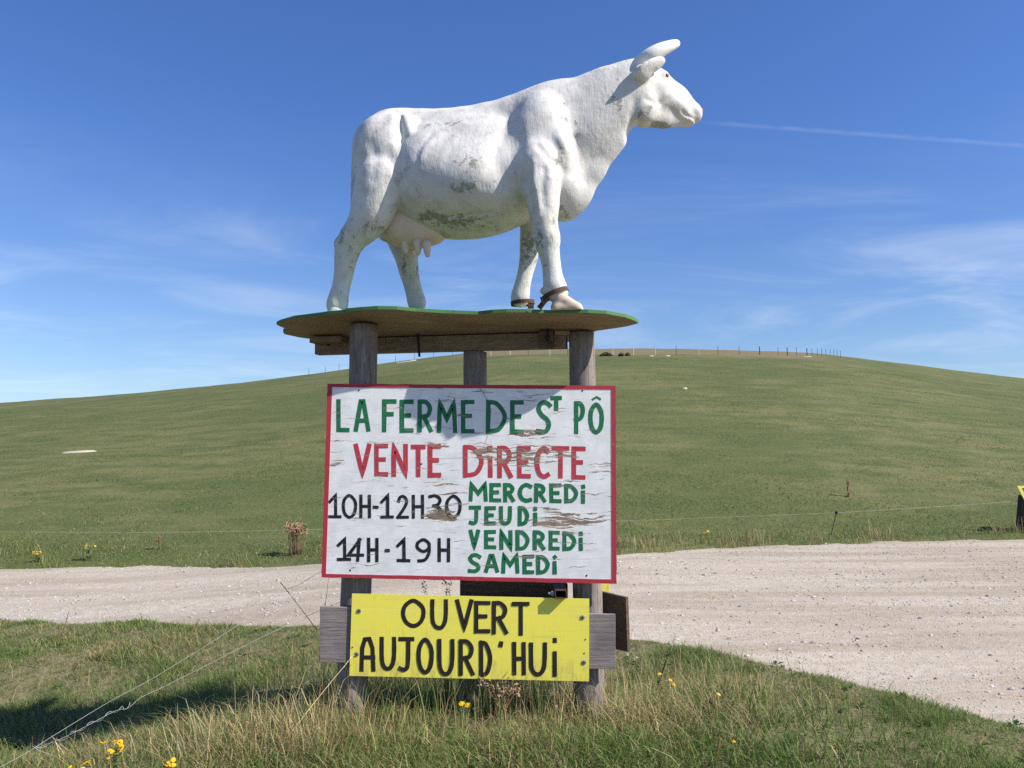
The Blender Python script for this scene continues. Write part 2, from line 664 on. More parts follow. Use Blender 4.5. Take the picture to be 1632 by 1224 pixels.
GREEN = 1.85 * np.array([(0.060, 0.105, 0.018), (0.085, 0.125, 0.028), (0.045, 0.080, 0.016), (0.115, 0.145, 0.040), (0.10, 0.12, 0.045)])
STRAW = 1.15 * np.array([(0.36, 0.29, 0.14), (0.44, 0.37, 0.20), (0.27, 0.20, 0.10), (0.30, 0.27, 0.13), (0.22, 0.14, 0.07)])


def blades(x, y, h, w, lean, dry, curl=0.5, z=None):
    """vertices, faces and colours for one flat, bent grass blade per point"""
    n = len(x)
    base = np.stack([x, y, height(x, y) - 0.006 if z is None else z], 1)
    a = RNG.uniform(0, 2 * np.pi, n)
    side = np.stack([np.cos(a), np.sin(a), np.zeros(n)], 1) * (w / 2)[:, None]
    b = RNG.uniform(0, 2 * np.pi, n)
    ln = lean * RNG.uniform(0.2, 1.0, n)
    dirv = np.stack([np.cos(b) * ln - 0.10 * lean, np.sin(b) * ln, np.zeros(n)], 1)
    up = np.array([0, 0, 1.0])
    hh = h[:, None]
    m1 = base + up * hh * 0.42 + dirv * hh * 0.22
    m2 = base + up * hh * 0.76 + dirv * hh * 0.58
    tip = base + up * hh * (1.0 - 0.25 * curl * lean)[:, None] + dirv * hh * 1.08
    V = np.stack([base - side, base + side, m1 + side * 0.85, m1 - side * 0.85, m2 + side * 0.6, m2 - side * 0.6, tip], 1)
    o = (np.arange(n) * 7)[:, None]
    q = np.concatenate([np.array([[0, 1, 2, 3]]) + o, np.array([[3, 2, 4, 5]]) + o])
    t = np.array([[5, 4, 6]]) + o
    ci = RNG.integers(0, 5, n)
    isd = RNG.uniform(0, 1, n) < dry
    c = np.where(isd[:, None], STRAW[ci], GREEN[ci]) * RNG.uniform(0.75, 1.25, (n, 1))
    return V.reshape(-1, 3), q, t, np.repeat(c, 7, axis=0)


def grass_obj(name, sets, label):
    Vs, Qs, Ts, Cs, off = [], [], [], [], 0
    for v, q, t, c in sets:
        Vs.append(v); Qs.append(q + off); Ts.append(t + off); Cs.append(c)
        off += len(v)
    o = grid_obj(name, np.concatenate(Vs), [np.concatenate(Qs), np.concatenate(Ts)], M_BLADE, smooth=False, attr=np.concatenate(Cs))
    tag(o, label, 'grass', kind='stuff')
    return o


def scatter(n, x0, x1, y0, y1):
    return RNG.uniform(x0, x1, n), RNG.uniform(y0, y1, n)


def verge_grass():
    x, y = scatter(960000, -11.0, 5.2, 3.4, 11.6)
    sd = road_sd(x, y)
    inside = (np.abs(x) < y * 0.68 + 0.5) | ((np.abs(x) < y * 0.9 + 1.6) & (RNG.uniform(0, 1, len(x)) < 0.6))
    dens = 0.35 + 0.65 * smoothstep(0.35, 0.55, fbm(x * 3, y * 3, 70, 3))
    bare = smoothstep(0.40, 0.32, fbm(x * 1.3 + 7, y * 1.3, 77, 3))
    keep = inside & (sd < -0.01 + RNG.normal(0, 0.05, len(x))) & (RNG.uniform(0, 1, len(x)) < dens * (1 - 0.7 * bare))
    x, y, sd = x[keep], y[keep], sd[keep]
    n = len(x)
    tall = smoothstep(0.40, 0.62, fbm(x * 0.9, y * 0.9, 80, 3))
    h = (0.022 + 0.050 * tall) * RNG.lognormal(0, 0.35, n)
    h = h * (0.55 + 0.45 * smoothstep(0, -0.5, sd))
    dry = np.clip(0.16 + 1.7 * (fbm(x * 1.2, y * 1.2, 90, 4) - 0.42), 0.04, 0.8)
    w = RNG.uniform(0.0022, 0.0046, n)
    mat_ = smoothstep(1.6, 2.4, x) * smoothstep(-0.75, -0.25, sd) * smoothstep(0.40, 0.55, fbm(x * 1.2, y * 1.2, 66, 3))
    dry = np.clip(dry + 0.55 * mat_, 0, 0.9)
    w = w * (1 + 0.5 * smoothstep(6.5, 10.5, y))
    sets = [blades(x, y, h * (1 - 0.4 * mat_), w, 1.05 + 0.35 * RNG.uniform(0, 1, n), dry)]
    # rougher growth in the foreground and round the posts
    x, y = scatter(60000, -3.2, 2.4, 3.7, 5.75)
    m = smoothstep(-2.6, -1.2, x) * smoothstep(2.2, 0.9, x) * (0.35 + 0.65 * smoothstep(0.36, 0.56, fbm(x * 2, y * 2, 95, 3)))
    keep = RNG.uniform(0, 1, len(x)) < m
    x, y = x[keep], y[keep]
    n = len(x)
    hz = (0.5 + 0.5 * smoothstep(4.2, 4.6, y)) * (1 - 0.55 * smoothstep(4.75, 5.1, y) * smoothstep(1.2, .7, np.abs(x + .2)))
    h = RNG.uniform(0.07, 0.19, n) * hz
    dry = np.clip(0.16 + 1.5 * (fbm(x * 1.6, y * 1.6, 98, 3) - 0.45) + 0.35 * smoothstep(-0.8, -1.4, x), 0.08, 0.85)
    sets.append(blades(x, y, h, np.where(RNG.uniform(0, 1, n) < dry, 0.0032, 0.0056) * RNG.uniform(0.7, 1.3, n), RNG.uniform(0.8, 2.0, n), dry, 0.5))
    grass_obj('verge_grass', sets, 'short green and straw grass on the verge in front of the track')


verge_grass()


def broad_leaves():
    """flat broad leaved ground weeds between the blades"""
    n0 = 900
    x, y = scatter(n0, -6.5, 3.6, 3.8, 9.0)
    kk = (road_sd(x, y) < -0.12) & (fbm(x * 1.1, y * 1.1, 140, 3) > 0.44)
    Vs, Fs, Cs = [], [], []
    off = 0
    for cx, cy in zip(x[kk], y[kk]):
        z = float(height(cx, cy))
        m = RNG.integers(5, 10)
        g = np.array([0.075, 0.135, 0.03]) * RNG.uniform(0.7, 1.3) * np.array([RNG.uniform(.8, 1.3), 1, 1])
        for i in range(m):
            a = RNG.uniform(0, 6.28)
            L = RNG.uniform(.025, .065); w = L * RNG.uniform(.16, .30)
            d = np.array([math.cos(a), math.sin(a), 0]); s = np.array([-d[1], d[0], 0])
            up = np.array([0, 0, 1.0]); lift = RNG.uniform(.2, .9)
            b = np.array([cx, cy, z + .008]) + d * .005
            Vs += [b, b + d * L * .45 + s * w + up * L * .45 * lift, b + d * L + up * L * .55 * lift, b + d * L * .45 - s * w + up * L * .45 * lift]
            Fs.append((off, off + 1, off + 2, off + 3)); off += 4
            Cs += [g * RNG.uniform(.85, 1.15)] * 4
    o = grid_obj('ground_weeds', np.array(Vs), np.array(Fs), M_BLADE, smooth=False, attr=np.array(Cs))
    tag(o, 'low broad leaved weeds spread through the verge grass', 'ground cover', kind='stuff')


broad_leaves()


def tall_grass():
    sets = []
    # (centre x, y, spread x, y, count, h0, h1, dryness, lean)
    for cx, cy, sx, sy, n, h0, h1, dry, ln in [
        (-1.38, 4.78, 0.24, 0.12, 560, 0.14, 0.36, 0.92, 0.9),
        (-1.65, 4.65, 0.22, 0.12, 120, 0.14, 0.30, 0.85, 0.7),
        (-1.10, 5.05, 0.22, 0.20, 360, 0.18, 0.40, 0.80, 0.55),
        (-0.55, 5.16, 0.45, 0.06, 260, 0.08, 0.24, 0.55, 0.4),
        (-0.15, 5.44, 0.60, 0.06, 700, 0.12, 0.30, 0.40, 0.4),
        (-0.20, 5.75, 0.75, 0.25, 1500, 0.18, 0.40, 0.45, 0.4),
        (0.42, 5.18, 0.22, 0.06, 260, 0.06, 0.18, 0.65, 0.5),
        (0.80, 5.22, 0.22, 0.20, 900, 0.10, 0.28, 0.88, 1.3),
        (1.20, 5.50, 0.38, 0.30, 1000, 0.08, 0.24, 0.85, 1.2),
        (1.05, 5.95, 0.40, 0.30, 380, 0.12, 0.30, 0.60, 0.6),
        (-1.30, 5.9, 0.35, 0.4, 200, 0.10, 0.26, 0.5, 0.6),
    ]:
        x = RNG.normal(cx, sx, n); y = RNG.normal(cy, sy, n)
        h = RNG.uniform(h0, h1, n) * RNG.uniform(0.7, 1.15, n)
        sets.append(blades(x, y, h, RNG.uniform(0.0022, 0.0048, n), np.full(n, ln), np.full(n, dry), 0.9))
    # thin straws further out on the verge
    x, y = scatter(1500, -5.0, 2.2, 4.6, 8.2)
    kk = (road_sd(x, y) < -0.2)
    x, y = x[kk], y[kk]
    n = len(x)
    sets.append(blades(x, y, RNG.uniform(0.08, 0.2, n), RNG.uniform(0.002, 0.0035, n), np.full(n, 0.5), np.full(n, 0.85)))
    sets = [(v, q, t, c * 1.3) for v, q, t, c in sets]
    grass_obj('tall_grass', sets, 'tall straw coloured grass round the foot of the sign posts')


tall_grass()


def pasture_grass():
    sets = []
    x, y = scatter(90000, -15, 15, 11.5, 22)
    u = y - y_up(x)
    keep = (u > -0.06 + RNG.normal(0, 0.06, len(x))) & (RNG.uniform(0, 1, len(x)) < 0.25 + 0.75 * smoothstep(2.5, 0.0, u)) & (np.abs(x) < y * 0.8 + 1.0)
    x, y, u = x[keep], y[keep], u[keep]
    n = len(x)
    m = smoothstep(0.42, 0.62, fbm(x * 0.9, y * 0.9, 120, 3)) * smoothstep(2.6, 0.6, u)
    h = (0.05 + 0.19 * m) * RNG.lognormal(0, 0.3, n)
    dry = np.clip(0.20 + 0.6 * m + 0.5 * (fbm(x, y, 124, 3) - 0.45), 0.05, 0.7)
    sets.append(blades(x, y, h, RNG.uniform(0.006, 0.012, n), np.full(n, 0.7), dry))
    # low tufts over the near slope
    y = 15 + 60 * RNG.uniform(0, 1, 260000) ** 1.5
    x = RNG.uniform(-0.66, 0.66, len(y)) * y
    n = len(x)
    m = fbm(x * 0.5, y * 0.9, 130, 4)
    kk = (m > 0.36) & (y > y_up(x) + .5)
    x, y, m = x[kk], y[kk], m[kk]
    n = len(x)
    dry = np.clip(0.12 + 0.7 * (0.52 - m), 0, 0.3)
    v, q, t, c = blades(x, y, RNG.uniform(0.02, 0.055, n) * (0.6 + 1.2 * (m - .36)), RNG.uniform(0.006, 0.014, n) * (1 + y / 40), np.full(n, 1.2), dry)
    sets.append((v, q, t, (c * 0.65 + 0.35 * np.array([0.125, 0.132, 0.041])) * 0.95))
    grass_obj('pasture_grass', sets, 'low tufted grass along the foot of the pasture hill')


pasture_grass()
# ------------------------------------------------------------------ wood, paint and metal
def mat_wood(name, light, dark, axis='Z', scale=1.0, crack=0.5):
    """weathered wood with grain along one axis (object space)"""
    k = NM(name)
    sc = {'X': (1.2, 16, 16), 'Y': (16, 1.2, 16), 'Z': (16, 16, 1.2)}[axis]
    v = k.mapping(k.coord(), tuple(s * scale for s in sc))
    g = k.noise(v, 2.6, 6, 0.65, 0.6)
    g2 = k.noise(v, 9.0, 3, 0.6)
    blot = k.noise(k.coord(), 3.2 * scale, 4, 0.6)
    c = k.mix(k.ramp(g, 0.32, 0.68), dark, light)
    c = k.mix(k.ramp(blot, 0.42, 0.70), c, tuple(x * 0.62 for x in light))
    cr = k.math('MULTIPLY', k.ramp(g2, 0.40, 0.30), crack)
    c = k.mix(cr, c, (0.025, 0.02, 0.018))
    k.color(c)
    k.rough(0.9)
    k.bump(k.math('SUBTRACT', g, k.math('MULTIPLY', cr, 1.0)), 0.55, 0.012)
    return k.m


M_POST = mat_wood('weathered_post', (0.31, 0.265, 0.23), (0.13, 0.11, 0.10), 'Z', 1.3, 0.7)
M_PLANK = mat_wood('grey_plank', (0.29, 0.25, 0.235), (0.20, 0.165, 0.15), 'X', 1.2, 0.35)
M_BEAM = mat_wood('brown_beam', (0.27, 0.20, 0.14), (0.15, 0.11, 0.08), 'X', 1.0, 0.4)
M_PLY = mat_wood('plywood_underside', (0.35, 0.255, 0.175), (0.25, 0.18, 0.125), 'X', 0.5, 0.08)
M_DARKWOOD = mat_wood('dark_plank', (0.14, 0.095, 0.065), (0.065, 0.045, 0.033), 'X', 0.9, 0.5)
M_RUST = mat_plain('rusty_iron', (0.10, 0.052, 0.034), 0.75, 0.35, 0.5, 40)
M_BLACKIRON = mat_plain('black_iron', (0.022, 0.020, 0.020), 0.6, 0.4, 0.4, 40)
M_ZINC = mat_plain('zinc', (0.42, 0.42, 0.41), 0.42, 0.85, 0.25, 60)
M_WIRE = mat_plain('old_wire', (0.36, 0.355, 0.34), 0.6, 0.25, 0.25, 60)
k = NM('green_rim_paint')
g = k.noise(k.coord(), 22, 5, 0.65)
k.color(k.mix(k.ramp(g, 0.55, 0.72), (0.065, 0.19, 0.055), (0.10, 0.085, 0.05)))
k.rough(0.7)
M_RIM = k.m


def peel_mask(k, x0=0.0):
    """flaked paint: streaks along the plywood grain, densest in a few areas. Object x, z in metres from the sign's base."""
    v = k.coord()
    s = k.sep(v)
    wob = k.noise(v, 3.0, 4, 0.6)
    gv = k.mapping(v, (2.8, 1.0, 44.0))
    w2 = k.node('ShaderNodeVectorMath', operation='ADD')
    k.l.new(gv, w2.inputs[0])
    cb = k.node('ShaderNodeCombineXYZ')
    k.put(cb.inputs[2], k.math('MULTIPLY', wob, 5.0))
    k.l.new(cb.outputs[0], w2.inputs[1])
    st = k.noise(w2.outputs[0], 1.4, 8, 0.70, 0.5)
    tot = None
    for cx, cz, rx, rz, a in PEEL:
        dx = k.math('DIVIDE', k.math('SUBTRACT', s[0], cx), rx)
        dz = k.math('DIVIDE', k.math('SUBTRACT', s[2], cz), rz)
        r2 = k.math('ADD', k.math('MULTIPLY', dx, dx), k.math('MULTIPLY', dz, dz))
        g = k.math('MULTIPLY', k.ramp(r2, 1.0, 0.0), a)
        tot = g if tot is None else k.math('MAXIMUM', tot, g)
    th = k.math('ADD', st, tot)
    return k.ramp(th, 0.655, 0.685), st


def mat_paint(name, col, rough=0.5, peeled=(0.34, 0.245, 0.18), extra=0.0):
    k = NM(name)
    pm, st = peel_mask(k)
    blot = k.noise(k.coord(), 9, 5, 0.65)
    c = k.mix(k.ramp(blot, 0.3, 0.7), tuple(x * 0.84 for x in col), col)
    bs = k.noise(k.mapping(k.coord(), (60, 1, 9)), 1.5, 4, 0.6)
    c = k.mix(k.math('MULTIPLY', k.ramp(bs, 0.52, 0.68), 0.22), c, tuple(x * .7 + .05 for x in col))
    c = k.mix(k.math('MULTIPLY', k.ramp(st, 0.52, 0.62), 0.40), c, tuple(x * .5 + .12 for x in col))
    bare = k.mix(k.ramp(blot, 0.35, 0.65), peeled, tuple(x * 0.6 for x in peeled))
    k.color(k.mix(pm, c, bare))
    k.rough(rough)
    k.bump(k.math('ADD', k.math('MULTIPLY', st, 0.25), k.math('MULTIPLY', pm, -0.8)), 0.6, 0.004)
    return k.m


# ------------------------------------------------------------------ stand: three posts, a beam and the painted deck
DROOP = 0.11


def deck_z(x, y):
    """underside of the deck, it slopes a little down to the right"""
    return CAM_H + 0.907 - 0.034 * (x + 0.18) - DROOP * (y - 5.10)


DECK_N = Vector((0.034, DROOP, 1)).normalized()
DECK_P = Vector((-0.18, 5.10, CAM_H + 0.907))
DECK_T = 0.021
stand = empty('display_stand', ground_at(-0.2, 5.45), 'timber stand of three grey posts carrying a green edged plywood deck under the white cow', 'stand')


def log_post(pts, rad, name='post', seed=0, top_flat=True, seg=22, mat=M_POST):
    """a round weathered log through the given points with an uneven outline and drying cracks"""
    n = 44
    mb = MB()
    P = [Vector(p) for p in pts]
    L = [0]
    for a, b in zip(P, P[1:]):
        L.append(L[-1] + (b - a).length)
    rings = []
    ca = random.Random(seed).uniform(0, 6)
    for i in range(n + 1):
        d = L[-1] * i / n
        j = max(0, min(len(P) - 2, sum(1 for q in L[1:-1] if q <= d)))
        t = (d - L[j]) / (L[j + 1] - L[j])
        c = P[j].lerp(P[j + 1], t)
        r = rad[j] * (1 - t) + rad[j + 1] * t
        ring = []
        for s in range(seg):
            a = 2 * math.pi * s / seg
            u = Vector((math.cos(a), math.sin(a), 0))
            w = 1 + 0.05 * mnoise.noise(Vector((u.x * 1.3 + seed, u.y * 1.3, c.z * 1.1))) + 0.02 * mnoise.noise(Vector((u.x * 5 + seed, u.y * 5, c.z * 3)))
            cr = math.exp(-(((a - ca - 0.25 * mnoise.noise(Vector((seed, 3, c.z * 1.4))) + math.pi) % (2 * math.pi) - math.pi) / 0.14) ** 2)
            w -= 0.07 * cr
            ring.append(c + u * r * w)
        rings.append(ring)
    v = [q for r in rings for q in r]
    f = []
    for i in range(n):
        for s in range(seg):
            s2 = (s + 1) % seg
            f.append((i * seg + s, i * seg + s2, (i + 1) * seg + s2, (i + 1) * seg + s))
    f.append(tuple(range(seg - 1, -1, -1)))
    f.append(tuple(n * seg + s for s in range(seg)))
    mb.add(v, f)
    return mb


YP = 5.44
pl = [at_y(558, 1185, YP), at_y(568, 930, YP), at_y(578, 640, YP), at_y(580.5, 506, YP)]
pl[-1].z = deck_z(pl[-1].x, YP + .09) - 0.002
log_post(pl, [0.100, 0.096, 0.090, 0.091], seed=3).build('post', M_POST, stand, True)
pr = [at_y(940, 1190, YP + .02), at_y(936, 930, YP + .02), at_y(929, 640, YP + .02), at_y(927, 516, YP + .02)]
pr[-1].z = deck_z(pr[-1].x, YP + .09) - 0.002
log_post(pr, [0.102, 0.094, 0.086, 0.085], seed=9).build('post', M_POST, stand, True)
YB = 5.66
pb = [at_y(752, 1120, YB), at_y(755, 930, YB), at_y(757, 640, YB), at_y(757, 552, YB)]
pb[-1].z = deck_z(pb[-1].x, YB) - 0.112
log_post(pb, [0.088, 0.084, 0.079, 0.079], seed=17).build('post', M_POST, stand, True)

# deck outline: near rim from the photograph's rim line, far edge behind it
near = [(441, 512.5), (447, 509.5), (469, 503), (497, 499.5), (523, 496), (549, 493.4), (553, 491.2), (578, 489), (602, 487.4), (633, 488), (663, 491), (709, 494), (740, 495.2), (762, 496), (785, 493.4), (807, 492.4), (840, 492.6), (876, 494), (905, 493.6), (937, 493), (967, 495), (997, 500.5), (1012, 506), (1018, 510)]
top_p = DECK_P + DECK_N * DECK_T
ring = [at_plane(px, py, top_p, DECK_N) for px, py in near]
far_b = [at_plane(px, py, DECK_P, DECK_N) + DECK_N * DECK_T for px, py in [(1000, 520), (985, 522.5), (950, 527.5)]]
far_mid = [Vector((x, y, deck_z(x, y) + DECK_T)) for x, y in [(0.42, 5.72), (0.15, 5.86), (-0.25, 5.97), (-0.70, 6.04), (-1.1, 6.08)]]
far_l = [at_plane(px, py, DECK_P, DECK_N) + DECK_N * DECK_T for px, py in [(505, 541.5), (478, 538), (453, 532.5), (451, 528.5), (461, 526), (447, 520.5)]]
ring = ring + far_b + far_mid + far_l
mb = MB()
nrg = len(ring)
dn = -DECK_N * DECK_T
mb.add(ring + [p + dn for p in ring], [tuple(range(nrg)), tuple(range(2 * nrg - 1, nrg - 1, -1))] + [((i + 1) % nrg, i, nrg + i, nrg + (i + 1) % nrg) for i in range(nrg)])
deck = mb.build('deck', [M_PLY, M_RIM], stand, False, face_mats=[1, 0] + [1] * nrg)
deck['label'] = 'wavy edged plywood deck with green painted rim and bare brown underside'

# beam under the deck, running from the back left to the right front post
b0 = Vector((-1.38, 5.90, 0)); b1 = Vector((0.36, 5.47, 0))
dirb = (b1 - b0); ln = dirb.length
side = Vector((-dirb.y, dirb.x, 0)).normalized() * 0.055


def beam(p, q, w, h, drop=0.003, name='beam', mat=M_BEAM, parent=stand, bev=0.004):
    s = Vector((-(q - p).y, (q - p).x, 0)).normalized() * (w / 2)
    zt0, zt1 = deck_z(p.x, p.y) - drop - DROOP * w / 2, deck_z(q.x, q.y) - drop - DROOP * w / 2
    c = [Vector((p.x - s.x, p.y - s.y, zt0)), Vector((p.x + s.x, p.y + s.y, zt0)), Vector((p.x + s.x, p.y + s.y, zt0 - h)), Vector((p.x - s.x, p.y - s.y, zt0 - h))]
    e = [Vector((q.x - s.x, q.y - s.y, zt1)), Vector((q.x + s.x, q.y + s.y, zt1)), Vector((q.x + s.x, q.y + s.y, zt1 - h)), Vector((q.x - s.x, q.y - s.y, zt1 - h))]
    m = MB().add(c + e, [(0, 1, 2, 3), (7, 6, 5, 4), (0, 4, 5, 1), (1, 5, 6, 2), (2, 6, 7, 3), (3, 7, 4, 0)])
    return m.build(name, mat, parent, bevel=bev)


beam(b0, b1, 0.07, 0.105)
# blocks and a clamp fixed under the deck
p = at_plane(521, 536, DECK_P, DECK_N)
beam(p + Vector((-0.10, 0.02, 0)), p + Vector((0.13, -0.04, 0)), 0.11, 0.042, name='block')
q = at_plane(873, 515, DECK_P, DECK_N)
beam(Vector((q.x - 0.045, 5.46, 0)), Vector((q.x + 0.045, 5.44, 0)), 0.07, 0.115, name='block', mat=M_DARKWOOD)
beam(Vector((q.x + 0.05, 5.44, 0)), Vector((pr[-1].x - 0.08, 5.44, 0)), 0.03, 0.028, name='batten', mat=M_PLY)


def rod(px, py0, py1, Y, r=0.007, lean=0.0, nut=True):
    a, b = at_y(px, py0, Y), at_y(px + lean, py1, Y)
    a.z = deck_z(a.x, a.y)
    mb = MB().tube([a, b], r, 8)
    if nut:
        m = b + (a - b) * 0.25
        mb.tube([m, m + (a - b).normalized() * 0.012], 0.016, 6)
    mb.build('bolt', M_BLACKIRON, stand)


rod(665.5, 540, 568.5, 5.64, 0.0085, 3, False)
rod(523, 540, 551, 5.83, 0.009)
rod(818, 535, 546, 5.56, 0.008)
rod(873, 530, 543, 5.41, 0.010)
# rail behind the signs
ra, rb = at_y(733, 937, 5.56), at_y(905, 943, 5.55)
MB().box(ra - Vector((0, 0, .055)), rb - ra, (0, .05, 0), (0, 0, .105)).build('rail', M_DARKWOOD, stand, bevel=0.004)
# short length of square steel tube with a bolt, fixed to the rail above the yellow board
t0 = at_y(893, 945, 5.33)
mb = MB()
for a, b, c, d in [(-.036, -.026, .072, .006), (-.036, .020, .072, .006)]:
    mb.box(t0 + Vector((a, -.055, b)), (c, 0, 0), (0, .26, 0), (0, 0, d))
for a in (-.036, .030):
    mb.box(t0 + Vector((a, -.055, -.0195)), (.006, 0, 0), (0, .26, 0), (0, 0, .039))
mb.build('square_tube', M_RUST, stand, bevel=0.001)
MB().tube([t0 + Vector((-.075, -.02, .0)), t0 + Vector((-.03, -.02, .0))], .0085, 8).tube([t0 + Vector((-.056, -.02, .0)), t0 + Vector((-.042, -.02, .0))], .017, 6).build('bolt', M_ZINC, stand)

# ------------------------------------------------------------------ hand painted letters from strokes
GLY = {
    'L': [[(0, 1), (0, 0), (1, 0)]],
    'A': [[(0, 0), (.40, 1), (.60, 1), (1, 0)], [(.17, .32), (.83, .32)]],
    'a': [[(0, 0), (.06, .7), (.3, .98), (.65, 1), (.9, .7), (1, 0)], [(.03, .40), (.98, .40)]],
    'F': [[(1, 1), (0, 1), (0, 0)], [(0, .55), (.72, .55)]],
    'E': [[(1, 1), (0, 1), (0, 0), (1, 0)], [(0, .52), (.75, .52)]],
    'R': [[(0, 0), (0, 1)], ['s', (0, 1), (.55, .98), (.92, .78), (.70, .52), (0, .47)], [(.36, .49), (1, 0)]],
    'M': [[(0, 0), (.06, 1), (.5, .42), (.94, 1), (1, 0)]],
    'D': [[(0, 1), (0, 0)], ['s', (0, 1), (.55, .93), (1, .52), (.68, .09), (0, 0)]],
    'S': [['s', (1, .90), (.70, 1), (.28, .97), (.06, .78), (.32, .57), (.78, .40), (.92, .20), (.62, .01), (0, .03)]],
    'T': [[(0, 1), (1, 1)], [(.5, 1), (.5, 0)]],
    'P': [[(0, 0), (0, 1)], ['s', (0, 1), (.62, .98), (1, .78), (.70, .50), (0, .42)]],
    'O': [['c', (.5, 1), (.92, .78), (1, .48), (.86, .15), (.5, 0), (.14, .15), (0, .48), (.1, .80)]],
    '^': [[(0, 0), (.55, 1), (1, .1)]],
    'V': [[(0, 1), (.5, 0), (1, 1)]],
    'N': [[(0, 0), (0, 1), (1, 0), (1, 1)]],
    'i': [[(.5, .62), (.5, 0)], [(.5, 1.0), (.5, .965)]],
    'C': [['s', (1, .90), (.62, 1), (.20, .85), (0, .50), (.18, .13), (.62, 0), (1, .06)]],
    'J': [[(0, 1), (1, 1)], ['s', (.66, 1), (.66, .35), (.58, .08), (.30, 0), (0, .04)]],
    'U': [['s', (0, 1), (0, .50), (.05, .18), (.30, 0), (.68, 0), (.93, .20), (1, .52), (1, 1)]],
    'H': [[(0, 1), (0, 0)], [(1, 1), (1, 0)], [(0, .50), (1, .50)]],
    '-': [[(0, .5), (1, .5)]],
    '1': [[(0, .70), (.55, 1), (.55, 0)], [(0, 0), (1, 0)]],
    '2': [['s', (.08, .76), (.22, .96), (.60, 1), (.90, .80), (.74, .50), (0, 0)], [(0, 0), (1, 0)]],
    '3': [['s', (.05, .95), (.55, 1), (.95, .82), (.78, .60), (.40, .52)], ['s', (.40, .52), (.88, .44), (1, .22), (.62, .01), (0, .05)]],
    '4': [[(.82, 1), (0, .24), (1, .24)], [(.78, 1), (.66, 0)]],
    '9': [['c', (.5, 1), (.95, .84), (.95, .60), (.5, .44), (.04, .60), (.05, .84)], ['s', (1, .74), (.95, .36), (.66, .05), (.15, 0)]],
    "'": [[(.65, 1), (.35, 0)]],
}


def catmull(pts, closed=False, sub=7):
    n = len(pts)
    out = []
    rng = range(n if closed else n - 1)
    g = lambda i: pts[i % n] if closed else pts[max(0, min(n - 1, i))]
    for i in rng:
        p0, p1, p2, p3 = (np.array(g(i + j)) for j in (-1, 0, 1, 2))
        for t in np.linspace(0, 1, sub, endpoint=False):
            out.append(.5 * ((2 * p1) + (-p0 + p2) * t + (2 * p0 - 5 * p1 + 4 * p2 - p3) * t * t + (-p0 + 3 * p1 - 3 * p2 + p3) * t ** 3))
    out.append(np.array(pts[0] if closed else pts[-1]))
    return out


def letters(items, to_px, sw, plane_y, rnd, dy0=0.0010, slant=0.0):
    """brush strokes for (character, box) items; boxes are in photo pixels after to_px; painted on the plane y = plane_y"""
    mb = MB()
    cnt = 0
    for ch, (x0, y0, x1, y1) in items:
        x0, y0 = to_px(x0, y0)
        x1, y1 = to_px(x1, y1)
        hw = sw / 2
        bx0, bx1, by0, by1 = x0 + hw, x1 - hw, y0 + hw, y1 - hw
        if bx1 < bx0: bx0 = bx1 = (x0 + x1) / 2
        if by1 < by0: by0 = by1 = (y0 + y1) / 2
        for st in GLY[ch]:
            kind = st[0] if isinstance(st[0], str) else ''
            pts = [(bx0 + (bx1 - bx0) * p[0] + rnd.uniform(-.25, .25), by1 + (by0 - by1) * p[1] + rnd.uniform(-.25, .25)) for p in (st[1:] if kind else st)]
            if kind:
                pts = catmull(pts, kind == 'c')
            else:       # split straight runs so that the brush can wobble
                q = []
                for a, b in zip(pts, pts[1:]):
                    a, b = np.array(a), np.array(b)
                    for t in np.linspace(0, 1, 5, endpoint=False):
                        q.append(a * (1 - t) + b * t)
                q.append(np.array(pts[-1]))
                pts = q
            pts = [np.array(p) for p in pts]
            if kind != 'c':
                # carry the stroke to the outer edge of its box
                d0 = pts[0] - pts[1]; d1 = pts[-1] - pts[-2]
                pts[0] = pts[0] + d0 / (np.linalg.norm(d0) + 1e-9) * hw * .92
                pts[-1] = pts[-1] + d1 / (np.linalg.norm(d1) + 1e-9) * hw * .92
            n = len(pts)
            Lf, Rt = [], []
            ph = rnd.uniform(0, 50)
            for i in range(n):
                if kind == 'c':
                    a, b = pts[(i - 1) % (n - 1)], pts[(i + 1) % (n - 1)] if i < n - 1 else pts[1]
                    t1 = t2 = (b - a) / (np.linalg.norm(b - a) + 1e-9)
                else:
                    t1 = pts[i] - pts[i - 1] if i else pts[1] - pts[0]
                    t2 = pts[i + 1] - pts[i] if i < n - 1 else pts[-1] - pts[-2]
                    t1 = t1 / (np.linalg.norm(t1) + 1e-9); t2 = t2 / (np.linalg.norm(t2) + 1e-9)
                tt = t1 + t2
                tt = tt / (np.linalg.norm(tt) + 1e-9)
                nn = np.array((-tt[1], tt[0]))
                mit = 1 / max(.45, float(nn @ np.array((-t1[1], t1[0]))))
                w = hw * mit * (1 + .10 * mnoise.noise(Vector((ph, i * .33, 1.0))))
                Lf.append(pts[i] + nn * w)
                Rt.append(pts[i] - nn * w)
            yy = plane_y - dy0 - .00012 * (cnt % 9)
            cnt += 1
            V = [at_y(p[0], p[1], yy) for p in Lf] + [at_y(p[0], p[1], yy) for p in Rt]
            Fc = [(i, i + 1, n + i + 1, n + i) for i in range(n - 1)]
            mb.add(V, Fc)
    return mb


def paint_letters(name, mb, m, parent, label=None):
    o = mesh_obj(name, mb.v, mb.f, m, parent)
    bm = bmesh.new(); bm.from_mesh(o.data)
    for f in bm.faces:
        if f.normal.y > 0: f.normal_flip()
    bm.to_mesh(o.data); bm.free()
    if label: o['label'] = label
    return o


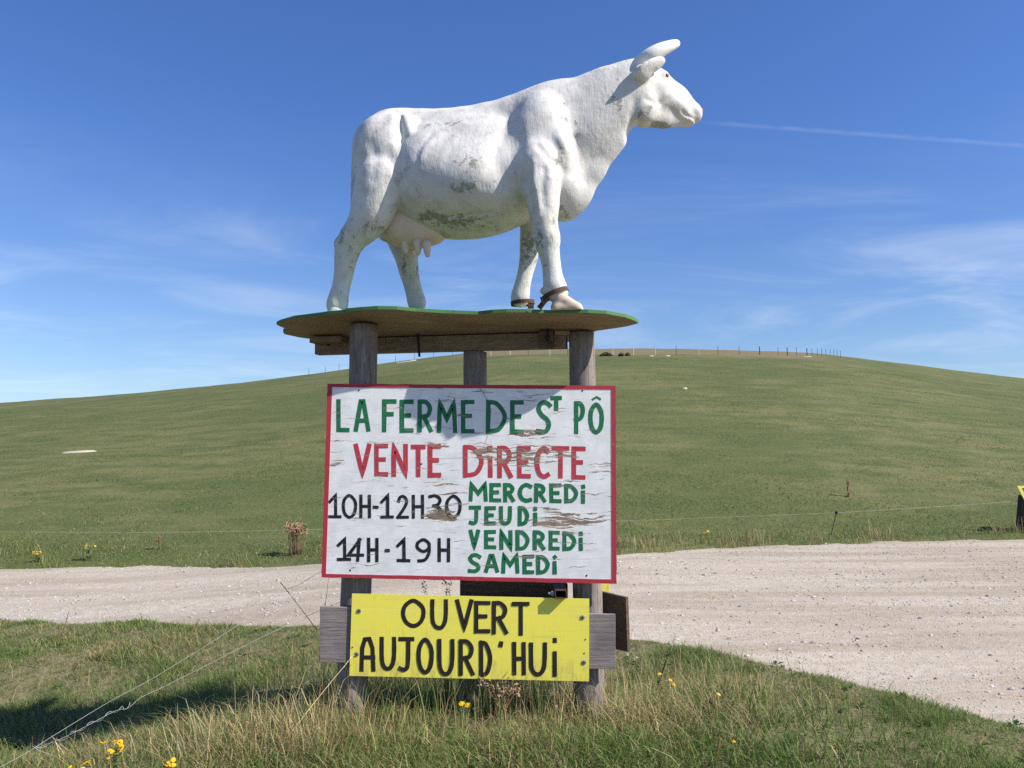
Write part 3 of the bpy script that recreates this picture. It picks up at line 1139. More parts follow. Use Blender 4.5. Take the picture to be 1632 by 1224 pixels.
# ------------------------------------------------------------------ white sign
YS = 5.30
corn = [at_y(522, 611.6, YS), at_y(981, 614.8, YS), at_y(982.8, 930.5, YS), at_y(512.5, 920, YS)]
sb = (corn[2] + corn[3]) / 2
sign = empty('farm_sign', sb, 'large white painted sign with red border and flaking paint, below the cow deck', 'sign')
z46 = lambda x, y: (500 + x / 3.264, 600 + y / 3.264)


def rel(px, py):
    p = at_y(px, py, YS)
    return p.x - sb.x, p.z - sb.z


PEEL = []
for zx, zy, rx, rz, a in [(1060, 420, 300, 75, .20), (900, 400, 120, 60, .22), (1200, 400, 250, 60, .17), (660, 720, 140, 55, .24), (1300, 755, 250, 60, .23),
                          (1240, 700, 90, 50, .17), (660, 350, 130, 35, .16), (350, 350, 140, 25, .15), (1130, 300, 230, 35, .14), (930, 760, 160, 35, .14), (1250, 560, 260, 45, .13),
                          (670, 270, 120, 25, .16), (110, 320, 90, 40, .12), (110, 430, 120, 60, .11), (1490, 480, 110, 100, .13), (1450, 740, 90, 50, .17), (1400, 880, 150, 80, .09), (560, 580, 300, 60, .09), (800, 560, 1500, 1300, .05)]:
    x_, z_ = rel(*z46(zx, zy))
    m_ = YS / F / 3.264
    PEEL.append((x_, z_, rx * m_, rz * m_, a))
M_WHITE = mat_paint('flaking_white_paint', (0.83, 0.82, 0.80), 0.55)
M_GRN = mat_paint('green_lettering', (0.012, 0.165, 0.062), 0.5)
M_RED = mat_paint('red_lettering', (0.50, 0.048, 0.065), 0.5)
M_BLK = mat_paint('black_lettering', (0.014, 0.013, 0.014), 0.5)
k = NM('red_border_paint')
a = k.noise(k.mapping(k.coord(), (9, 9, 9)), 3.5, 6, 0.7)
k.color(k.mix(k.ramp(a, 0.60, 0.70), (0.40, 0.035, 0.052), (0.25, 0.17, 0.13)))
k.rough(0.6)
k.bump(a, 0.4, 0.004)
M_BORDER = k.m
# board: an irregular quadrilateral with a slightly chewed edge
def edge_pts(a, b, n, amp, seed):
    out = []
    for i in range(n):
        t = i / n
        p = a.lerp(b, t)
        d = (b - a).normalized()
        nn = Vector((d.z, 0, -d.x))
        out.append(p + nn * amp * mnoise.noise(Vector((seed, i * .9, 0))) * (0 if i == 0 else 1))
    return out


outl = []
for i in range(4):
    outl += edge_pts(corn[i], corn[(i + 1) % 4], 26, 0.0035, i * 3.1)
MB().prism(outl, (0, 0.016, 0)).build('board', M_WHITE, sign)
inn = [at_y(529.5, 617.0, YS), at_y(974.5, 620.5, YS), at_y(975.5, 923.5, YS), at_y(519.5, 914.5, YS)]
for i in range(4):
    a, b, c, d = corn[i], corn[(i + 1) % 4], inn[(i + 1) % 4], inn[i]
    o1 = edge_pts(a, b, 26, 0.0035, i * 3.1) + [b]
    i1 = [d.lerp(c, t / 26) + Vector((0, 0, 0.0022 * mnoise.noise(Vector((t * .8, i * 7.7, 2))))) for t in range(27)]
    e = Vector((0, -0.0028 - 0.0002 * i, 0))
    mb = MB()
    n = len(o1)
    V = [p + e for p in o1] + [p + e for p in i1] + [p + Vector((0, 0.0005, 0)) for p in o1] + [p + Vector((0, 0.0005, 0)) for p in i1]
    Fc = []
    for j in range(n - 1):
        Fc += [(j, j + 1, n + j + 1, n + j), (j + 1, j, 2 * n + j, 2 * n + j + 1), (n + j, n + j + 1, 3 * n + j + 1, 3 * n + j)]
    mb.add(V, Fc)
    mb.build('border', M_BORDER, sign)
R0 = random.Random(4)
line1 = [('L', (118, 118, 188, 290)), ('A', (208, 118, 296, 288)), ('F', (356, 118, 432, 290)), ('E', (448, 120, 520, 292)), ('R', (540, 120, 620, 292)), ('M', (640, 125, 746, 294)), ('E', (766, 122, 836, 296)), ('D', (896, 122, 1004, 298)), ('E', (1022, 124, 1094, 298)), ('S', (1156, 124, 1240, 298)), ('T', (1230, 101, 1292, 180)), ('P', (1354, 128, 1412, 300)), ('O', (1428, 134, 1510, 302))]
mb = letters(line1, z46, 6.9, YS, R0)
mb2 = letters([('^', (1446, 101, 1496, 124))], z46, 3.4, YS, R0)
mb.add(mb2.v, mb2.f)
paint_letters('lettering', mb, M_GRN, sign, 'green hand painted heading LA FERME DE ST PÔ')
line2 = [('V', (208, 348, 300, 522)), ('E', (315, 350, 388, 520)), ('N', (405, 350, 490, 522)), ('T', (505, 355, 582, 524)), ('E', (594, 352, 664, 525)), ('D', (778, 355, 884, 526)), ('i', (905, 360, 932, 528)), ('R', (955, 360, 1035, 530)), ('E', (1058, 360, 1130, 530)), ('C', (1150, 362, 1230, 532)), ('T', (1238, 362, 1330, 532)), ('E', (1342, 364, 1415, 536))]
paint_letters('lettering', letters(line2, z46, 7.2, YS, R0), M_RED, sign, 'red hand painted words VENTE DIRECTE')
line3 = [('1', (76, 610, 146, 738)), ('O', (146, 610, 226, 740)), ('H', (238, 614, 298, 738)), ('-', (308, 672, 338, 688)), ('1', (346, 612, 418, 738)), ('2', (430, 616, 496, 740)), ('H', (510, 614, 574, 740)), ('3', (594, 612, 668, 738)), ('O', (685, 614, 770, 738))]
line4 = [('1', (120, 838, 196, 960)), ('4', (172, 840, 262, 964)), ('H', (278, 838, 338, 966)), ('-', (370, 896, 398, 914)), ('1', (430, 840, 504, 966)), ('9', (530, 840, 610, 968)), ('H', (645, 840, 710, 966))]
paint_letters('lettering', letters(line3, z46, 4.9, YS, R0), M_BLK, sign, 'black hand painted hours 10H-12H30')
paint_letters('lettering', letters(line4, z46, 5.2, YS, R0), M_BLK, sign, 'black hand painted hours 14H-19H')
days = [
    ('MERCREDI', [('M', (806, 552, 906, 652)), ('E', (914, 554, 976, 654)), ('R', (986, 554, 1048, 654)), ('C', (1062, 554, 1138, 656)), ('R', (1148, 556, 1210, 656)), ('E', (1226, 556, 1290, 658)), ('D', (1304, 558, 1376, 660)), ('i', (1390, 562, 1414, 662))]),
    ('JEUDI', [('J', (806, 672, 872, 774)), ('E', (888, 674, 948, 774)), ('U', (964, 674, 1032, 774)), ('D', (1062, 674, 1122, 778)), ('i', (1142, 676, 1164, 778))]),
    ('VENDREDI', [('V', (806, 796, 866, 898)), ('E', (886, 798, 950, 898)), ('N', (966, 798, 1034, 902)), ('D', (1050, 798, 1124, 906)), ('R', (1140, 800, 1206, 904)), ('E', (1222, 802, 1280, 906)), ('D', (1294, 806, 1366, 908)), ('i', (1378, 806, 1402, 908))]),
    ('SAMEDI', [('S', (800, 920, 872, 1024)), ('A', (886, 922, 964, 1022)), ('M', (976, 922, 1070, 1026)), ('E', (1086, 926, 1148, 1028)), ('D', (1158, 928, 1228, 1030)), ('i', (1242, 928, 1266, 1030))])]
for w, it in days:
    paint_letters('lettering', letters(it, z46, 6.3, YS, R0), M_GRN, sign, 'green hand painted day ' + w)


def disc(p, r, depth, name, m, parent, seg=12, label=None):
    o = MB().tube([p + Vector((0, depth, 0)), p, p + Vector((0, -depth * .4, 0))], [r, r, r * .6], seg).build(name, m, parent)
    if label: o['label'] = label
    return o


for px, py in [(235, 72), (1398, 74), (190, 1008), (1420, 1036), (72, 92), (560, 455)]:
    x, y = z46(px, py)
    disc(at_y(x, y, YS - .001), .0055, .004, 'nail', M_BLACKIRON, sign)
# drying crack in the plywood, from the top edge downward
cr = [(858, 55), (880, 85), (900, 120), (922, 175), (918, 240), (905, 310), (890, 350)]
pts = [at_y(*z46(*c), YS - .0026) for c in cr]
mb = MB()
wv = [.0012, .0012, .001, .001, .0008, .0008, .0005]
mb.add([p + Vector((-w, 0, 0)) for p, w in zip(pts, wv)] + [p + Vector((w, 0, 0)) for p, w in zip(pts, wv)], [(i, i + 1, 7 + i + 1, 7 + i) for i in range(6)])
mb.build('crack', mat_plain('crack_dark', (0.07, 0.06, 0.055)), sign)

# ------------------------------------------------------------------ grey plank and yellow board on it
yk = [at_y(510, 966.5, 5.323), at_y(981, 979, 5.323), at_y(981, 1067, 5.323), at_y(509, 1055.5, 5.323)]
plank = MB().prism(yk, (0, .024, 0)).build('backing_plank', M_PLANK, None, base=(yk[2] + yk[3]) / 2, bevel=.003)
tag(plank, 'weathered grey plank nailed across the posts behind the yellow board', 'plank')
YY = 5.313
z5 = lambda x, y: (480 + x / 2.914, 900 + y / 2.914)
yc = [at_y(*z5(236, 134), YY), at_y(*z5(1338, 158), YY), at_y(*z5(1337, 542), YY), at_y(*z5(224, 516), YY)]
ysb = (yc[2] + yc[3]) / 2
ysign = empty('opening_sign', ysb, 'yellow plastic board with black words screwed to the plank under the white farm sign', 'sign')
k = NM('yellow_plastic')
f1 = k.noise(k.mapping(k.coord(), (240, 1, 1.2)), 1.0, 2)
f2 = k.noise(k.coord(), 4.5, 5, 0.65)
f3 = k.noise(k.mapping(k.coord(), (1.5, 1, 25)), 2.0, 5, 0.6)
c = k.mix(k.ramp(f2, 0.35, 0.7), (0.88, 0.78, 0.10), (0.83, 0.73, 0.12))
c = k.mix(k.math('MULTIPLY', k.ramp(f3, 0.56, 0.70), 0.30), c, (0.52, 0.45, 0.14))
sY = k.sep(k.coord())
zl = k.math('ADD', k.math('SUBTRACT', sY[2], 0.405), k.math('MULTIPLY', sY[0], 0.018))
cre = k.ramp(k.math('ABSOLUTE', zl), 0.0022, 0.0006)
c = k.mix(k.math('MULTIPLY', cre, 0.5), c, (0.90, 0.86, 0.50))
f4 = k.noise(k.mapping(k.coord(), (7, 1, 2.2)), 3.0, 7, 0.7)
c = k.mix(k.math('MULTIPLY', k.ramp(f4, 0.56, 0.72), 0.45), c, (0.44, 0.38, 0.13))
low = k.math('MULTIPLY', k.ramp(sY[2], 0.16, 0.0), k.ramp(f4, 0.42, 0.62))
c = k.mix(k.math('MULTIPLY', low, 0.45), c, (0.34, 0.29, 0.13))
k.color(c)
k.rough(0.42)
k.b.inputs['Specular IOR Level'].default_value = 0.4
k.bump(f1, 0.10, 0.003)
M_YEL = k.m
# slightly buckled sheet
nu, nv = 40, 14
V, Fc = [], []
for layer in (0, 1):
    for j in range(nv + 1):
        for i in range(nu + 1):
            u, v = i / nu, j / nv
            p = yc[0].lerp(yc[1], u).lerp(yc[3].lerp(yc[2], u), v)
            p = p + Vector((0, -.0005 * math.sin(u * 7 + v * 2) - .0007 * mnoise.noise(Vector((u * 3, v * 2, 4))), 0))
            V.append(p + Vector((0, .0045 * layer, 0)))
W1 = nu + 1
N1 = W1 * (nv + 1)
for j in range(nv):
    for i in range(nu):
        a = j * W1 + i
        Fc.append((a, a + W1, a + W1 + 1, a + 1))
        Fc.append((N1 + a, N1 + a + 1, N1 + a + W1 + 1, N1 + a + W1))
edge = [i for i in range(W1)] + [j * W1 + nu for j in range(1, nv + 1)] + [nv * W1 + i for i in range(nu - 1, -1, -1)] + [j * W1 for j in range(nv - 1, 0, -1)]
for a, b in zip(edge, edge[1:] + edge[:1]):
    Fc.append((a, b, N1 + b, N1 + a))
MB().add(V, Fc).build('board', M_YEL, ysign)
yl1 = [('O', (464, 158, 578, 294)), ('U', (600, 160, 682, 300)), ('V', (716, 160, 800, 306)), ('E', (804, 168, 880, 318)), ('R', (886, 168, 962, 324)), ('T', (978, 172, 1062, 330))]
yl2 = [('a', (270, 334, 346, 498)), ('U', (364, 334, 442, 490)), ('J', (450, 336, 526, 498)), ('O', (536, 338, 616, 510)), ('U', (632, 344, 712, 514)), ('R', (732, 346, 806, 516)), ('D', (826, 352, 888, 522)), ("'", (914, 354, 942, 384)), ('H', (980, 358, 1044, 514)), ('U', (1058, 360, 1142, 516)), ('i', (1164, 338, 1192, 522))]
k = NM('black_marker')
f = k.noise(k.coord(), 14, 4)
k.color(k.mix(f, (0.012, 0.011, 0.012), (0.035, 0.026, 0.024)))
k.rough(0.45)
M_MARK = k.m
paint_letters('lettering', letters(yl1, z5, 6.6, YY, R0, .0016), M_MARK, ysign, 'black hand painted word OUVERT')
paint_letters('lettering', letters(yl2, z5, 6.8, YY, R0, .0016), M_MARK, ysign, "black hand painted word AUJOURD'HUI")
for px, py in [(268, 215), (257, 416), (1307, 245), (1313, 454)]:
    p = at_y(*z5(px, py), YY - .003)
    s = disc(p, .0145, .003, 'screw', M_ZINC, ysign, 16)
    disc(p + Vector((0, -.003, 0)), .0062, .003, 'screw_head', M_BLACKIRON, s, 6)
for px, py in [(238, 384), (1320, 347), (1315, 411)]:
    disc(at_y(*z5(px, py), YY - .0025), .0042, .002, 'nail_hole', M_BLACKIRON, ysign, 8)

# brown plank standing out behind the right post, and the yellow edge of a board that faces the other way
a0, a1 = at_y(950, 941, 5.66), at_y(997, 952, 5.44)
b0_, b1_ = at_y(953, 1029, 5.66), at_y(1000, 1039, 5.44)
d = (a1 - a0).cross(Vector((0, 0, 1))).normalized() * -.026
pk = MB().prism([a0, a1, b1_, b0_], d).build('side_plank', M_DARKWOOD, None, base=(b0_ + b1_) / 2, bevel=.003)
tag(pk, 'dark brown plank sticking out edge on behind the right hand post', 'plank')
e0 = at_y(950, 931, 5.64); e1 = at_y(972, 946, 5.64)
pk2 = MB().box((e0.x, 5.64, e1.z), (e1.x - e0.x, 0.01, 0), (0, .02, 0), (0, 0, e0.z - e1.z + .05)).build('yellow_panel', M_YEL, None, base=(e0.x, 5.64, e1.z), bevel=.002)
tag(pk2, 'small yellow panel peeping out behind the lower right corner of the white sign', 'panel')
# ------------------------------------------------------------------ the cow statue
# Modelled as a blended solid (smooth union of ellipsoids and tapered limbs), meshed with surface nets.
class Frame:
    """vertical plane with forward f, lateral n (towards the camera side) and a point on it"""
    def __init__(self, p, yaw):
        a = math.radians(yaw)
        self.p = Vector(p)
        self.f = Vector((math.cos(a), -math.sin(a), 0))
        self.n = Vector((-math.sin(a), -math.cos(a), 0))
        self.u = Vector((0, 0, 1))

    def at(self, px, py, t=0.0):
        return at_plane(px, py, self.p + self.n * t, self.n)


CF = Frame((-0.35, 5.45, 2.9), 10)
HP = CF.at(1004, 152, 0.0)
HF = Frame(HP, -24)          # the head is turned away from the road side
MPP = 0.00408                # metres per photo pixel at the cow
PR = []                      # primitives


def ell(fr, px, py, t, rs, rt, rz, rot=0.0, k=0.05, sub=False, yaw=0.0, roll=0.0):
    c = fr.at(px, py, t)
    r = math.radians(rot)
    f, n = fr.f, fr.n
    if yaw:
        y = math.radians(yaw)
        f, n = f * math.cos(y) + n * math.sin(y), n * math.cos(y) - f * math.sin(y)
    ax = f * math.cos(r) + fr.u * math.sin(r)
    az = -f * math.sin(r) + fr.u * math.cos(r)
    if roll:
        q = math.radians(roll)
        n, az = n * math.cos(q) - az * math.sin(q), az * math.cos(q) + n * math.sin(q)
    PR.append(('e', c, ax, n, az, (rs, rt, rz), k, sub))


def cone(fr, pts, lat=1.0, k=0.03, sub=False, to=None):
    """chain of (px, py, t, radius in px)"""
    to = PR if to is None else to
    if len(pts) > 4 and to is PR:
        pts = [tuple(q) for q in catmull(pts, False, 3)]
    P = [(fr.at(p[0], p[1], p[2]), p[3] * MPP) for p in pts]
    for (a, ra), (b, rb) in zip(P, P[1:]):
        to.append(('c', a, b, ra, rb, fr.n, lat, k, sub))


# trunk
ell(CF, 742, 276, 0, .62, .295, .405, 3, .05)
ell(CF, 750, 304, 0, .52, .365, .30, 3, .10)
ell(CF, 622, 252, 0, .255, .275, .295, 0, .06)
ell(CF, 690, 282, 0, .27, .325, .30, 0, .10)
ell(CF, 868, 242, 0, .27, .235, .42, 0, .07)
cone(CF, [(612, 203, 0, 22), (655, 204, 0, 26), (745, 203, 0, 28), (850, 177, 0, 30), (900, 160, 0, 30)], .9, .07)
# pin bones, hip bones, tail head
for s in (1, -1):
    ell(CF, 587, 222, .09 * s, .075, .065, .09, 0, .07)
    ell(CF, 646, 197, .17 * s, .05, .06, .06, 0, .06)
    # thigh: a full lobe with a clear front edge
    ell(CF, 603, 264, .155 * s, .145, .13, .28, 4, .07)
    ell(CF, 622, 238, .195 * s, .080, .085, .24, -5, .05)
    # hollow of the flank
    ell(CF, 606, 228, .13 * s, .10, .11, .16, 0, .08)
    # rib edge, and the hollow behind the shoulder
    ell(CF, 796, 262, .41 * s, .05, .10, .23, 4, .08, True)
    # shoulder blade and point of the shoulder
    ell(CF, 852, 222, .145 * s, .16, .115, .29, -14, .07)
    ell(CF, 890, 236, .175 * s, .11, .09, .13, -25, .05)
    ell(CF, 862, 258, .195 * s, .11, .10, .18, 8, .04)
    ell(CF, 838, 285, .22 * s, .07, .07, .10, 0, .03)
# chest and brisket
ell(CF, 895, 288, 0, .135, .155, .235, 24, .08)
ell(CF, 888, 325, 0, .085, .105, .105, 10, .06)
# neck
cone(CF, [(880, 225, 0, 84), (925, 195, 0, 68), (962, 168, 0, 56), (996, 147, 0, 47)], .52, .05)
cone(CF, [(985, 228, 0, 10), (945, 275, 0, 14), (925, 308, 0, 14), (905, 333, 0, 16)], .7, .07)
cone(CF, [(905, 165, 0, 24), (965, 134, 0, 20), (1008, 112, 0, 16)], .9, .05)
for s in (1, -1):
    ell(CF, 932, 240, .21 * s, .05, .06, .14, 35, .08, True)
# near fore leg
FL = [(856, 262, .235, 31), (863, 300, .24, 26.5), (866, 325, .245, 23.5), (867, 350, .25, 19.5), (871, 376, .25, 18), (873, 392, .25, 16), (878, 418, .25, 13.2), (881, 440, .25, 13.2), (884, 456, .25, 15.5), (889, 468, .25, 15)]
cone(CF, FL[:3], .85, .05)
cone(CF, FL[2:], .85, .018)
ell(CF, 869, 464, .25, .035, .035, .025, 0, .012)
ell(CF, 878, 380, .255, .05, .06, .065, 0, .03)
# far fore leg
FF = [(858, 300, -.22, 28), (852, 340, -.18, 21), (846, 372, -.16, 16.5), (844, 393, -.15, 14.8), (842, 414, -.15, 13.2), (836, 440, -.14, 11.6), (831, 462, -.14, 12.5), (829, 476, -.14, 15)]
cone(CF, FF, .85, .018)
# near hind leg
HL = [(607, 285, .20, 40), (597, 325, .20, 35), (590, 345, .195, 31), (577, 364, .19, 25), (563, 379, .185, 21), (555, 394, .18, 18.8), (551, 412, .175, 16.4), (547.5, 438, .17, 13.8), (543, 460, .17, 12.6), (539, 476, .17, 14), (537, 488, .17, 16)]
cone(CF, HL, .82, .022)
ell(CF, 541, 389, .185, .035, .035, .04, 20, .02)
# far hind leg
HR = [(625, 300, -.22, 38), (630, 345, -.25, 30), (640, 385, -.28, 22), (647, 405, -.30, 19), (651, 430, -.31, 15.5), (656, 450, -.32, 13.2), (661, 470, -.33, 13), (665, 484, -.33, 15)]
cone(CF, HR, .82, .022)
ell(CF, 616, 374, -.20, .06, .05, .05, 0, .03)
# tail lying against the rump
cone(CF, [(588, 207, 0, 9), (573, 228, .0, 8), (568, 265, .03, 7.5), (566, 310, .05, 7), (566, 345, .06, 6)], 1.0, .02)
# head
cone(HF, [(1047, 150, 0, 39), (1074, 163, 0, 29), (1102, 179.5, 0, 19)], .74, .03)
ell(HF, 1070, 173, 0, .125, .088, .070, -16, .035)
ell(HF, 1032, 135, 0, .155, .115, .135, -25, .03)
cone(HF, [(1026, 174, 0, 30), (1056, 183, 0, 21), (1084, 190, 0, 12.5)], .66, .025)
for s in (1, -1):
    ell(HF, 1030, 168, .055 * s, .098, .055, .118, -10, .02)
    ell(HF, 1057, 122, .085 * s, .045, .035, .040, -25, .016)     # brow
ell(HF, 1102, 181.5, 0, .058, .074, .048, -35, .03)
ell(HF, 1093, 191.5, 0, .062, .062, .036, -12, .03)              # lower lip
ell(HF, 1020, 112, 0, .07, .105, .085, -15, .03)                  # poll
# near ear: a thick cupped leaf; far ear mirrored
for s in (1, -1):
    ell(HF, 1038, 105.5, .165 * s, .120, .021, .052, 30, .014, False, 4 * s, 42 * s)
    ell(HF, 1023, 116, .125 * s, .065, .042, .055, 30, .025)

HOOF_TOP = DECK_T


def sd_prim(p, X):
    if p[0] == 'e':
        _, c, ax, ay, az, r, k_, sub = p
        d = X - np.array(c)
        q = np.stack([d @ np.array(ax), d @ np.array(ay), d @ np.array(az)], -1)
        k0 = np.linalg.norm(q / np.array(r), axis=-1)
        k1 = np.linalg.norm(q / np.array(r) ** 2, axis=-1) + 1e-9
        return k0 * (k0 - 1) / k1
    _, a, b, ra, rb, n, lat, k_, sub = p
    a, b, n = np.array(a), np.array(b), np.array(n)
    pa, ba = X - a, b - a
    h = np.clip((pa @ ba) / (ba @ ba), 0, 1)
    q = pa - h[..., None] * ba
    qn = q @ n
    q = q + n * (qn * (1 / lat - 1))[..., None]
    dd = np.linalg.norm(q, axis=-1)
    return (dd - (ra * (1 - h) + rb * h)) * min(1, lat ** .5)


def sd_mesh(prims, h, pad=0.03, smooth_it=2, grooves=()):
    lo, hi = np.full(3, 1e9), np.full(3, -1e9)
    boxes = []
    for p in prims:
        if p[0] == 'e':
            c = np.array(p[1])
            A = np.abs(np.array([p[2], p[3], p[4]])).T
            e = A @ np.array(p[5])
            b0, b1 = c - e, c + e
        else:
            r = max(p[3], p[4])
            b0 = np.minimum(p[1], p[2]) - r
            b1 = np.maximum(p[1], p[2]) + r
        boxes.append((b0, b1))
        if not p[-1]:
            lo, hi = np.minimum(lo, b0), np.maximum(hi, b1)
    lo, hi = lo - pad, hi + pad
    dim = np.ceil((hi - lo) / h).astype(int) + 1
    Fd = np.full(dim, 1.0, dtype=np.float32)
    ax = [lo[i] + h * np.arange(dim[i]) for i in range(3)]
    for p, (b0, b1) in sorted(zip(prims, boxes), key=lambda q: q[0][-1]):
        k_, sub = p[-2], p[-1]
        m = k_ + 3 * h
        i0 = np.maximum(0, np.floor((b0 - m - lo) / h).astype(int))
        i1 = np.minimum(dim, np.ceil((b1 + m - lo) / h).astype(int) + 1)
        if (i1 <= i0).any():
            continue
        G = np.stack(np.meshgrid(*[ax[i][i0[i]:i1[i]] for i in range(3)], indexing='ij'), -1)
        d = sd_prim(p, G)
        s = tuple(slice(i0[i], i1[i]) for i in range(3))
        o = Fd[s]
        if sub:
            hh = np.maximum(k_ - np.abs(o + d), 0) / k_
            Fd[s] = np.maximum(o, -d) + hh * hh * k_ * .25
        else:
            hh = np.maximum(k_ - np.abs(o - d), 0) / k_
            Fd[s] = np.minimum(o, d) - hh * hh * k_ * .25
    for fr, pts, t, wd, amp in grooves:
        # a soft line pressed into (amp > 0) or raised from (amp < 0) the side that faces n
        P3 = [np.array(fr.at(q[0], q[1], t)) for q in pts]
        w = wd * MPP
        pl3 = np.array(P3)
        i0 = np.maximum(0, np.floor((pl3.min(0) - 3 * w - .12 - lo) / h).astype(int))
        i1 = np.minimum(dim, np.ceil((pl3.max(0) + 3 * w + .12 - lo) / h).astype(int) + 1)
        G = np.stack(np.meshgrid(*[ax[i][i0[i]:i1[i]] for i in range(3)], indexing='ij'), -1)
        f3, n3 = np.array(fr.f), np.array(fr.n)
        gs, gz_ = G @ f3, G[..., 2]
        best = np.full(gs.shape, 1e9)
        for a, b in zip(P3, P3[1:]):
            a2, b2 = np.array([a @ f3, a[2]]), np.array([b @ f3, b[2]])
            d2 = b2 - a2
            hh = np.clip(((gs - a2[0]) * d2[0] + (gz_ - a2[1]) * d2[1]) / (d2 @ d2), 0, 1)
            e_ = (gs - a2[0] - hh * d2[0]) ** 2 + (gz_ - a2[1] - hh * d2[1]) ** 2
            tap = 1 - .0
            best = np.minimum(best, e_)
        lat_ = (G - np.array(fr.p)) @ n3
        fade = np.clip((lat_ - (t - .14)) / .06, 0, 1)
        s = tuple(slice(i0[i], i1[i]) for i in range(3))
        Fd[s] += (amp * np.exp(-best / (w * w)) * fade).astype(np.float32)
    ins = Fd < 0
    c8 = [ins[i:dim[0] - 1 + i, j:dim[1] - 1 + j, l:dim[2] - 1 + l] for i in (0, 1) for j in (0, 1) for l in (0, 1)]
    cnt = sum(c.astype(np.int8) for c in c8)
    act = (cnt > 0) & (cnt < 8)
    idx = np.full(act.shape, -1, dtype=np.int64)
    ci = np.argwhere(act)
    idx[act] = np.arange(len(ci))
    acc = np.zeros((len(ci), 3)); num = np.zeros(len(ci))
    cor = [(i, j, l) for i in (0, 1) for j in (0, 1) for l in (0, 1)]
    for a in range(8):
        for b in range(a + 1, 8):
            ca, cb = np.array(cor[a]), np.array(cor[b])
            if np.abs(ca - cb).sum() != 1: continue
            va = Fd[tuple((ci + ca).T)]; vb = Fd[tuple((ci + cb).T)]
            x = (va < 0) != (vb < 0)
            t = np.where(x, va / np.where(x, va - vb, 1), 0)
            acc += np.where(x[:, None], ca + (cb - ca) * t[:, None], 0)
            num += x
    V = lo + h * (ci + acc / num[:, None])
    quads = []
    for a in range(3):
        b, c = (a + 1) % 3, (a + 2) % 3
        sl0 = [slice(0, dim[i] - 1) for i in range(3)]
        d0 = [slice(1, dim[i] - 1) for i in range(3)]; d0[a] = slice(0, dim[a] - 1)
        d1 = list(d0); d1[a] = slice(1, dim[a])
        A, B = ins[tuple(d0)], ins[tuple(d1)]
        e = np.argwhere(A != B)
        o = np.array([1, 1, 1]); o[a] = 0
        base = e + o
        fl = A[tuple(e.T)]
        def cell(db, dc):
            q = base.copy(); q[:, b] -= db; q[:, c] -= dc
            return idx[tuple(q.T)]
        q = np.stack([cell(0, 0), cell(1, 0), cell(1, 1), cell(0, 1)], 1)
        q[~fl] = q[~fl][:, ::-1]
        quads.append(q)
    Q = np.concatenate(quads)
    for it in range(smooth_it):
        s = np.zeros_like(V); w = np.zeros(len(V))
        for i in range(4):
            j = (i + 1) % 4
            np.add.at(s, Q[:, i], V[Q[:, j]]); np.add.at(w, Q[:, i], 1)
            np.add.at(s, Q[:, j], V[Q[:, i]]); np.add.at(w, Q[:, j], 1)
        V = V * .45 + .55 * s / w[:, None]
    return V, Q


k = NM('weathered_white_statue')
v = k.coord()
s = k.sep(v)
n1_ = k.noise(v, 3.2, 6, 0.62)
n2_m = k.noise(v, 14, 5, 0.62)
n3_m = k.noise(v, 60, 4, 0.6)
n5_m = k.noise(v, 30, 9, 0.74, 0.2)
n4_m = k.noise(k.mapping(v, (1, 1, .35)), 7.5, 6, 0.7, 0.5)
base = k.mix(k.ramp(n1_, 0.35, 0.68), (0.57, 0.553, 0.52), (0.70, 0.675, 0.63))
base = k.mix(k.math('MULTIPLY', k.ramp(n2_m, 0.46, 0.66), 0.50), base, (0.46, 0.43, 0.38))
# green algae on the lower body, patchy, between the belly and the upper legs
lowm = k.math('MULTIPLY', k.ramp(s[2], 0.74, 0.52), k.ramp(s[2], 0.02, 0.5, .35, 1.0))
alg = k.math('MULTIPLY', lowm, k.ramp(n1_, 0.40, 0.62))
base = k.mix(k.math('MULTIPLY', alg, 0.32), base, (0.42, 0.46, 0.30))
blk = k.math('MULTIPLY', k.ramp(n4_m, 0.49, 0.56), k.math('MULTIPLY', k.math('MULTIPLY', k.ramp(s[2], 0.68, 0.54), k.ramp(s[2], 0.36, 0.46, .12, 1.0)), k.ramp(n5_m, .44, .54)))
base = k.mix(k.math('MULTIPLY', blk, 0.80), base, (0.13, 0.135, 0.085))
# flaked patches: bare grey-brown resin on the flank
g = None
for (px, py, t, rx, rz, a) in [(745, 262, .33, .17, .10, .13), (740, 298, .34, .14, .07, .17), (890, 258, .2, .06, .09, .19), (900, 345, .1, .12, .10, .16), (1030, 175, .1, .10, .06, .10), (1050, 202, .0, .16, .03, .3), (985, 160, .1, .10, .14, .13), (590, 365, .2, .16, .09, .15), (720, 352, .2, .40, .07, .16), (690, 345, .2, .18, .05, .19), (715, 200, .2, .22, .06, .11), (878, 465, .25, .06, .05, .12), (845, 390, -.2, .08, .09, .11), (655, 430, -.3, .08, .14, .07), (560, 400, .18, .10, .12, .05), (900, 200, .15, .14, .14, .085)]:
    p_ = (HF if px > 1005 else CF).at(px, py, t)
    cb = k.node('ShaderNodeVectorMath', operation='SUBTRACT')
    k.l.new(v, cb.inputs[0])
    COWB = Vector((-0.35, 5.45, deck_z(-0.35, 5.45) + DECK_T))
    cb.inputs[1].default_value = p_ - COWB
    dv = k.node('ShaderNodeVectorMath', operation='DIVIDE')
    k.l.new(cb.outputs[0], dv.inputs[0])
    dv.inputs[1].default_value = (rx, .16, rz)
    ln_ = k.node('ShaderNodeVectorMath', operation='LENGTH')
    k.l.new(dv.outputs[0], ln_.inputs[0])
    m_ = k.math('MULTIPLY', k.ramp(ln_.outputs['Value'], 1.0, 0.1), a)
    g = m_ if g is None else k.math('MAXIMUM', g, m_)
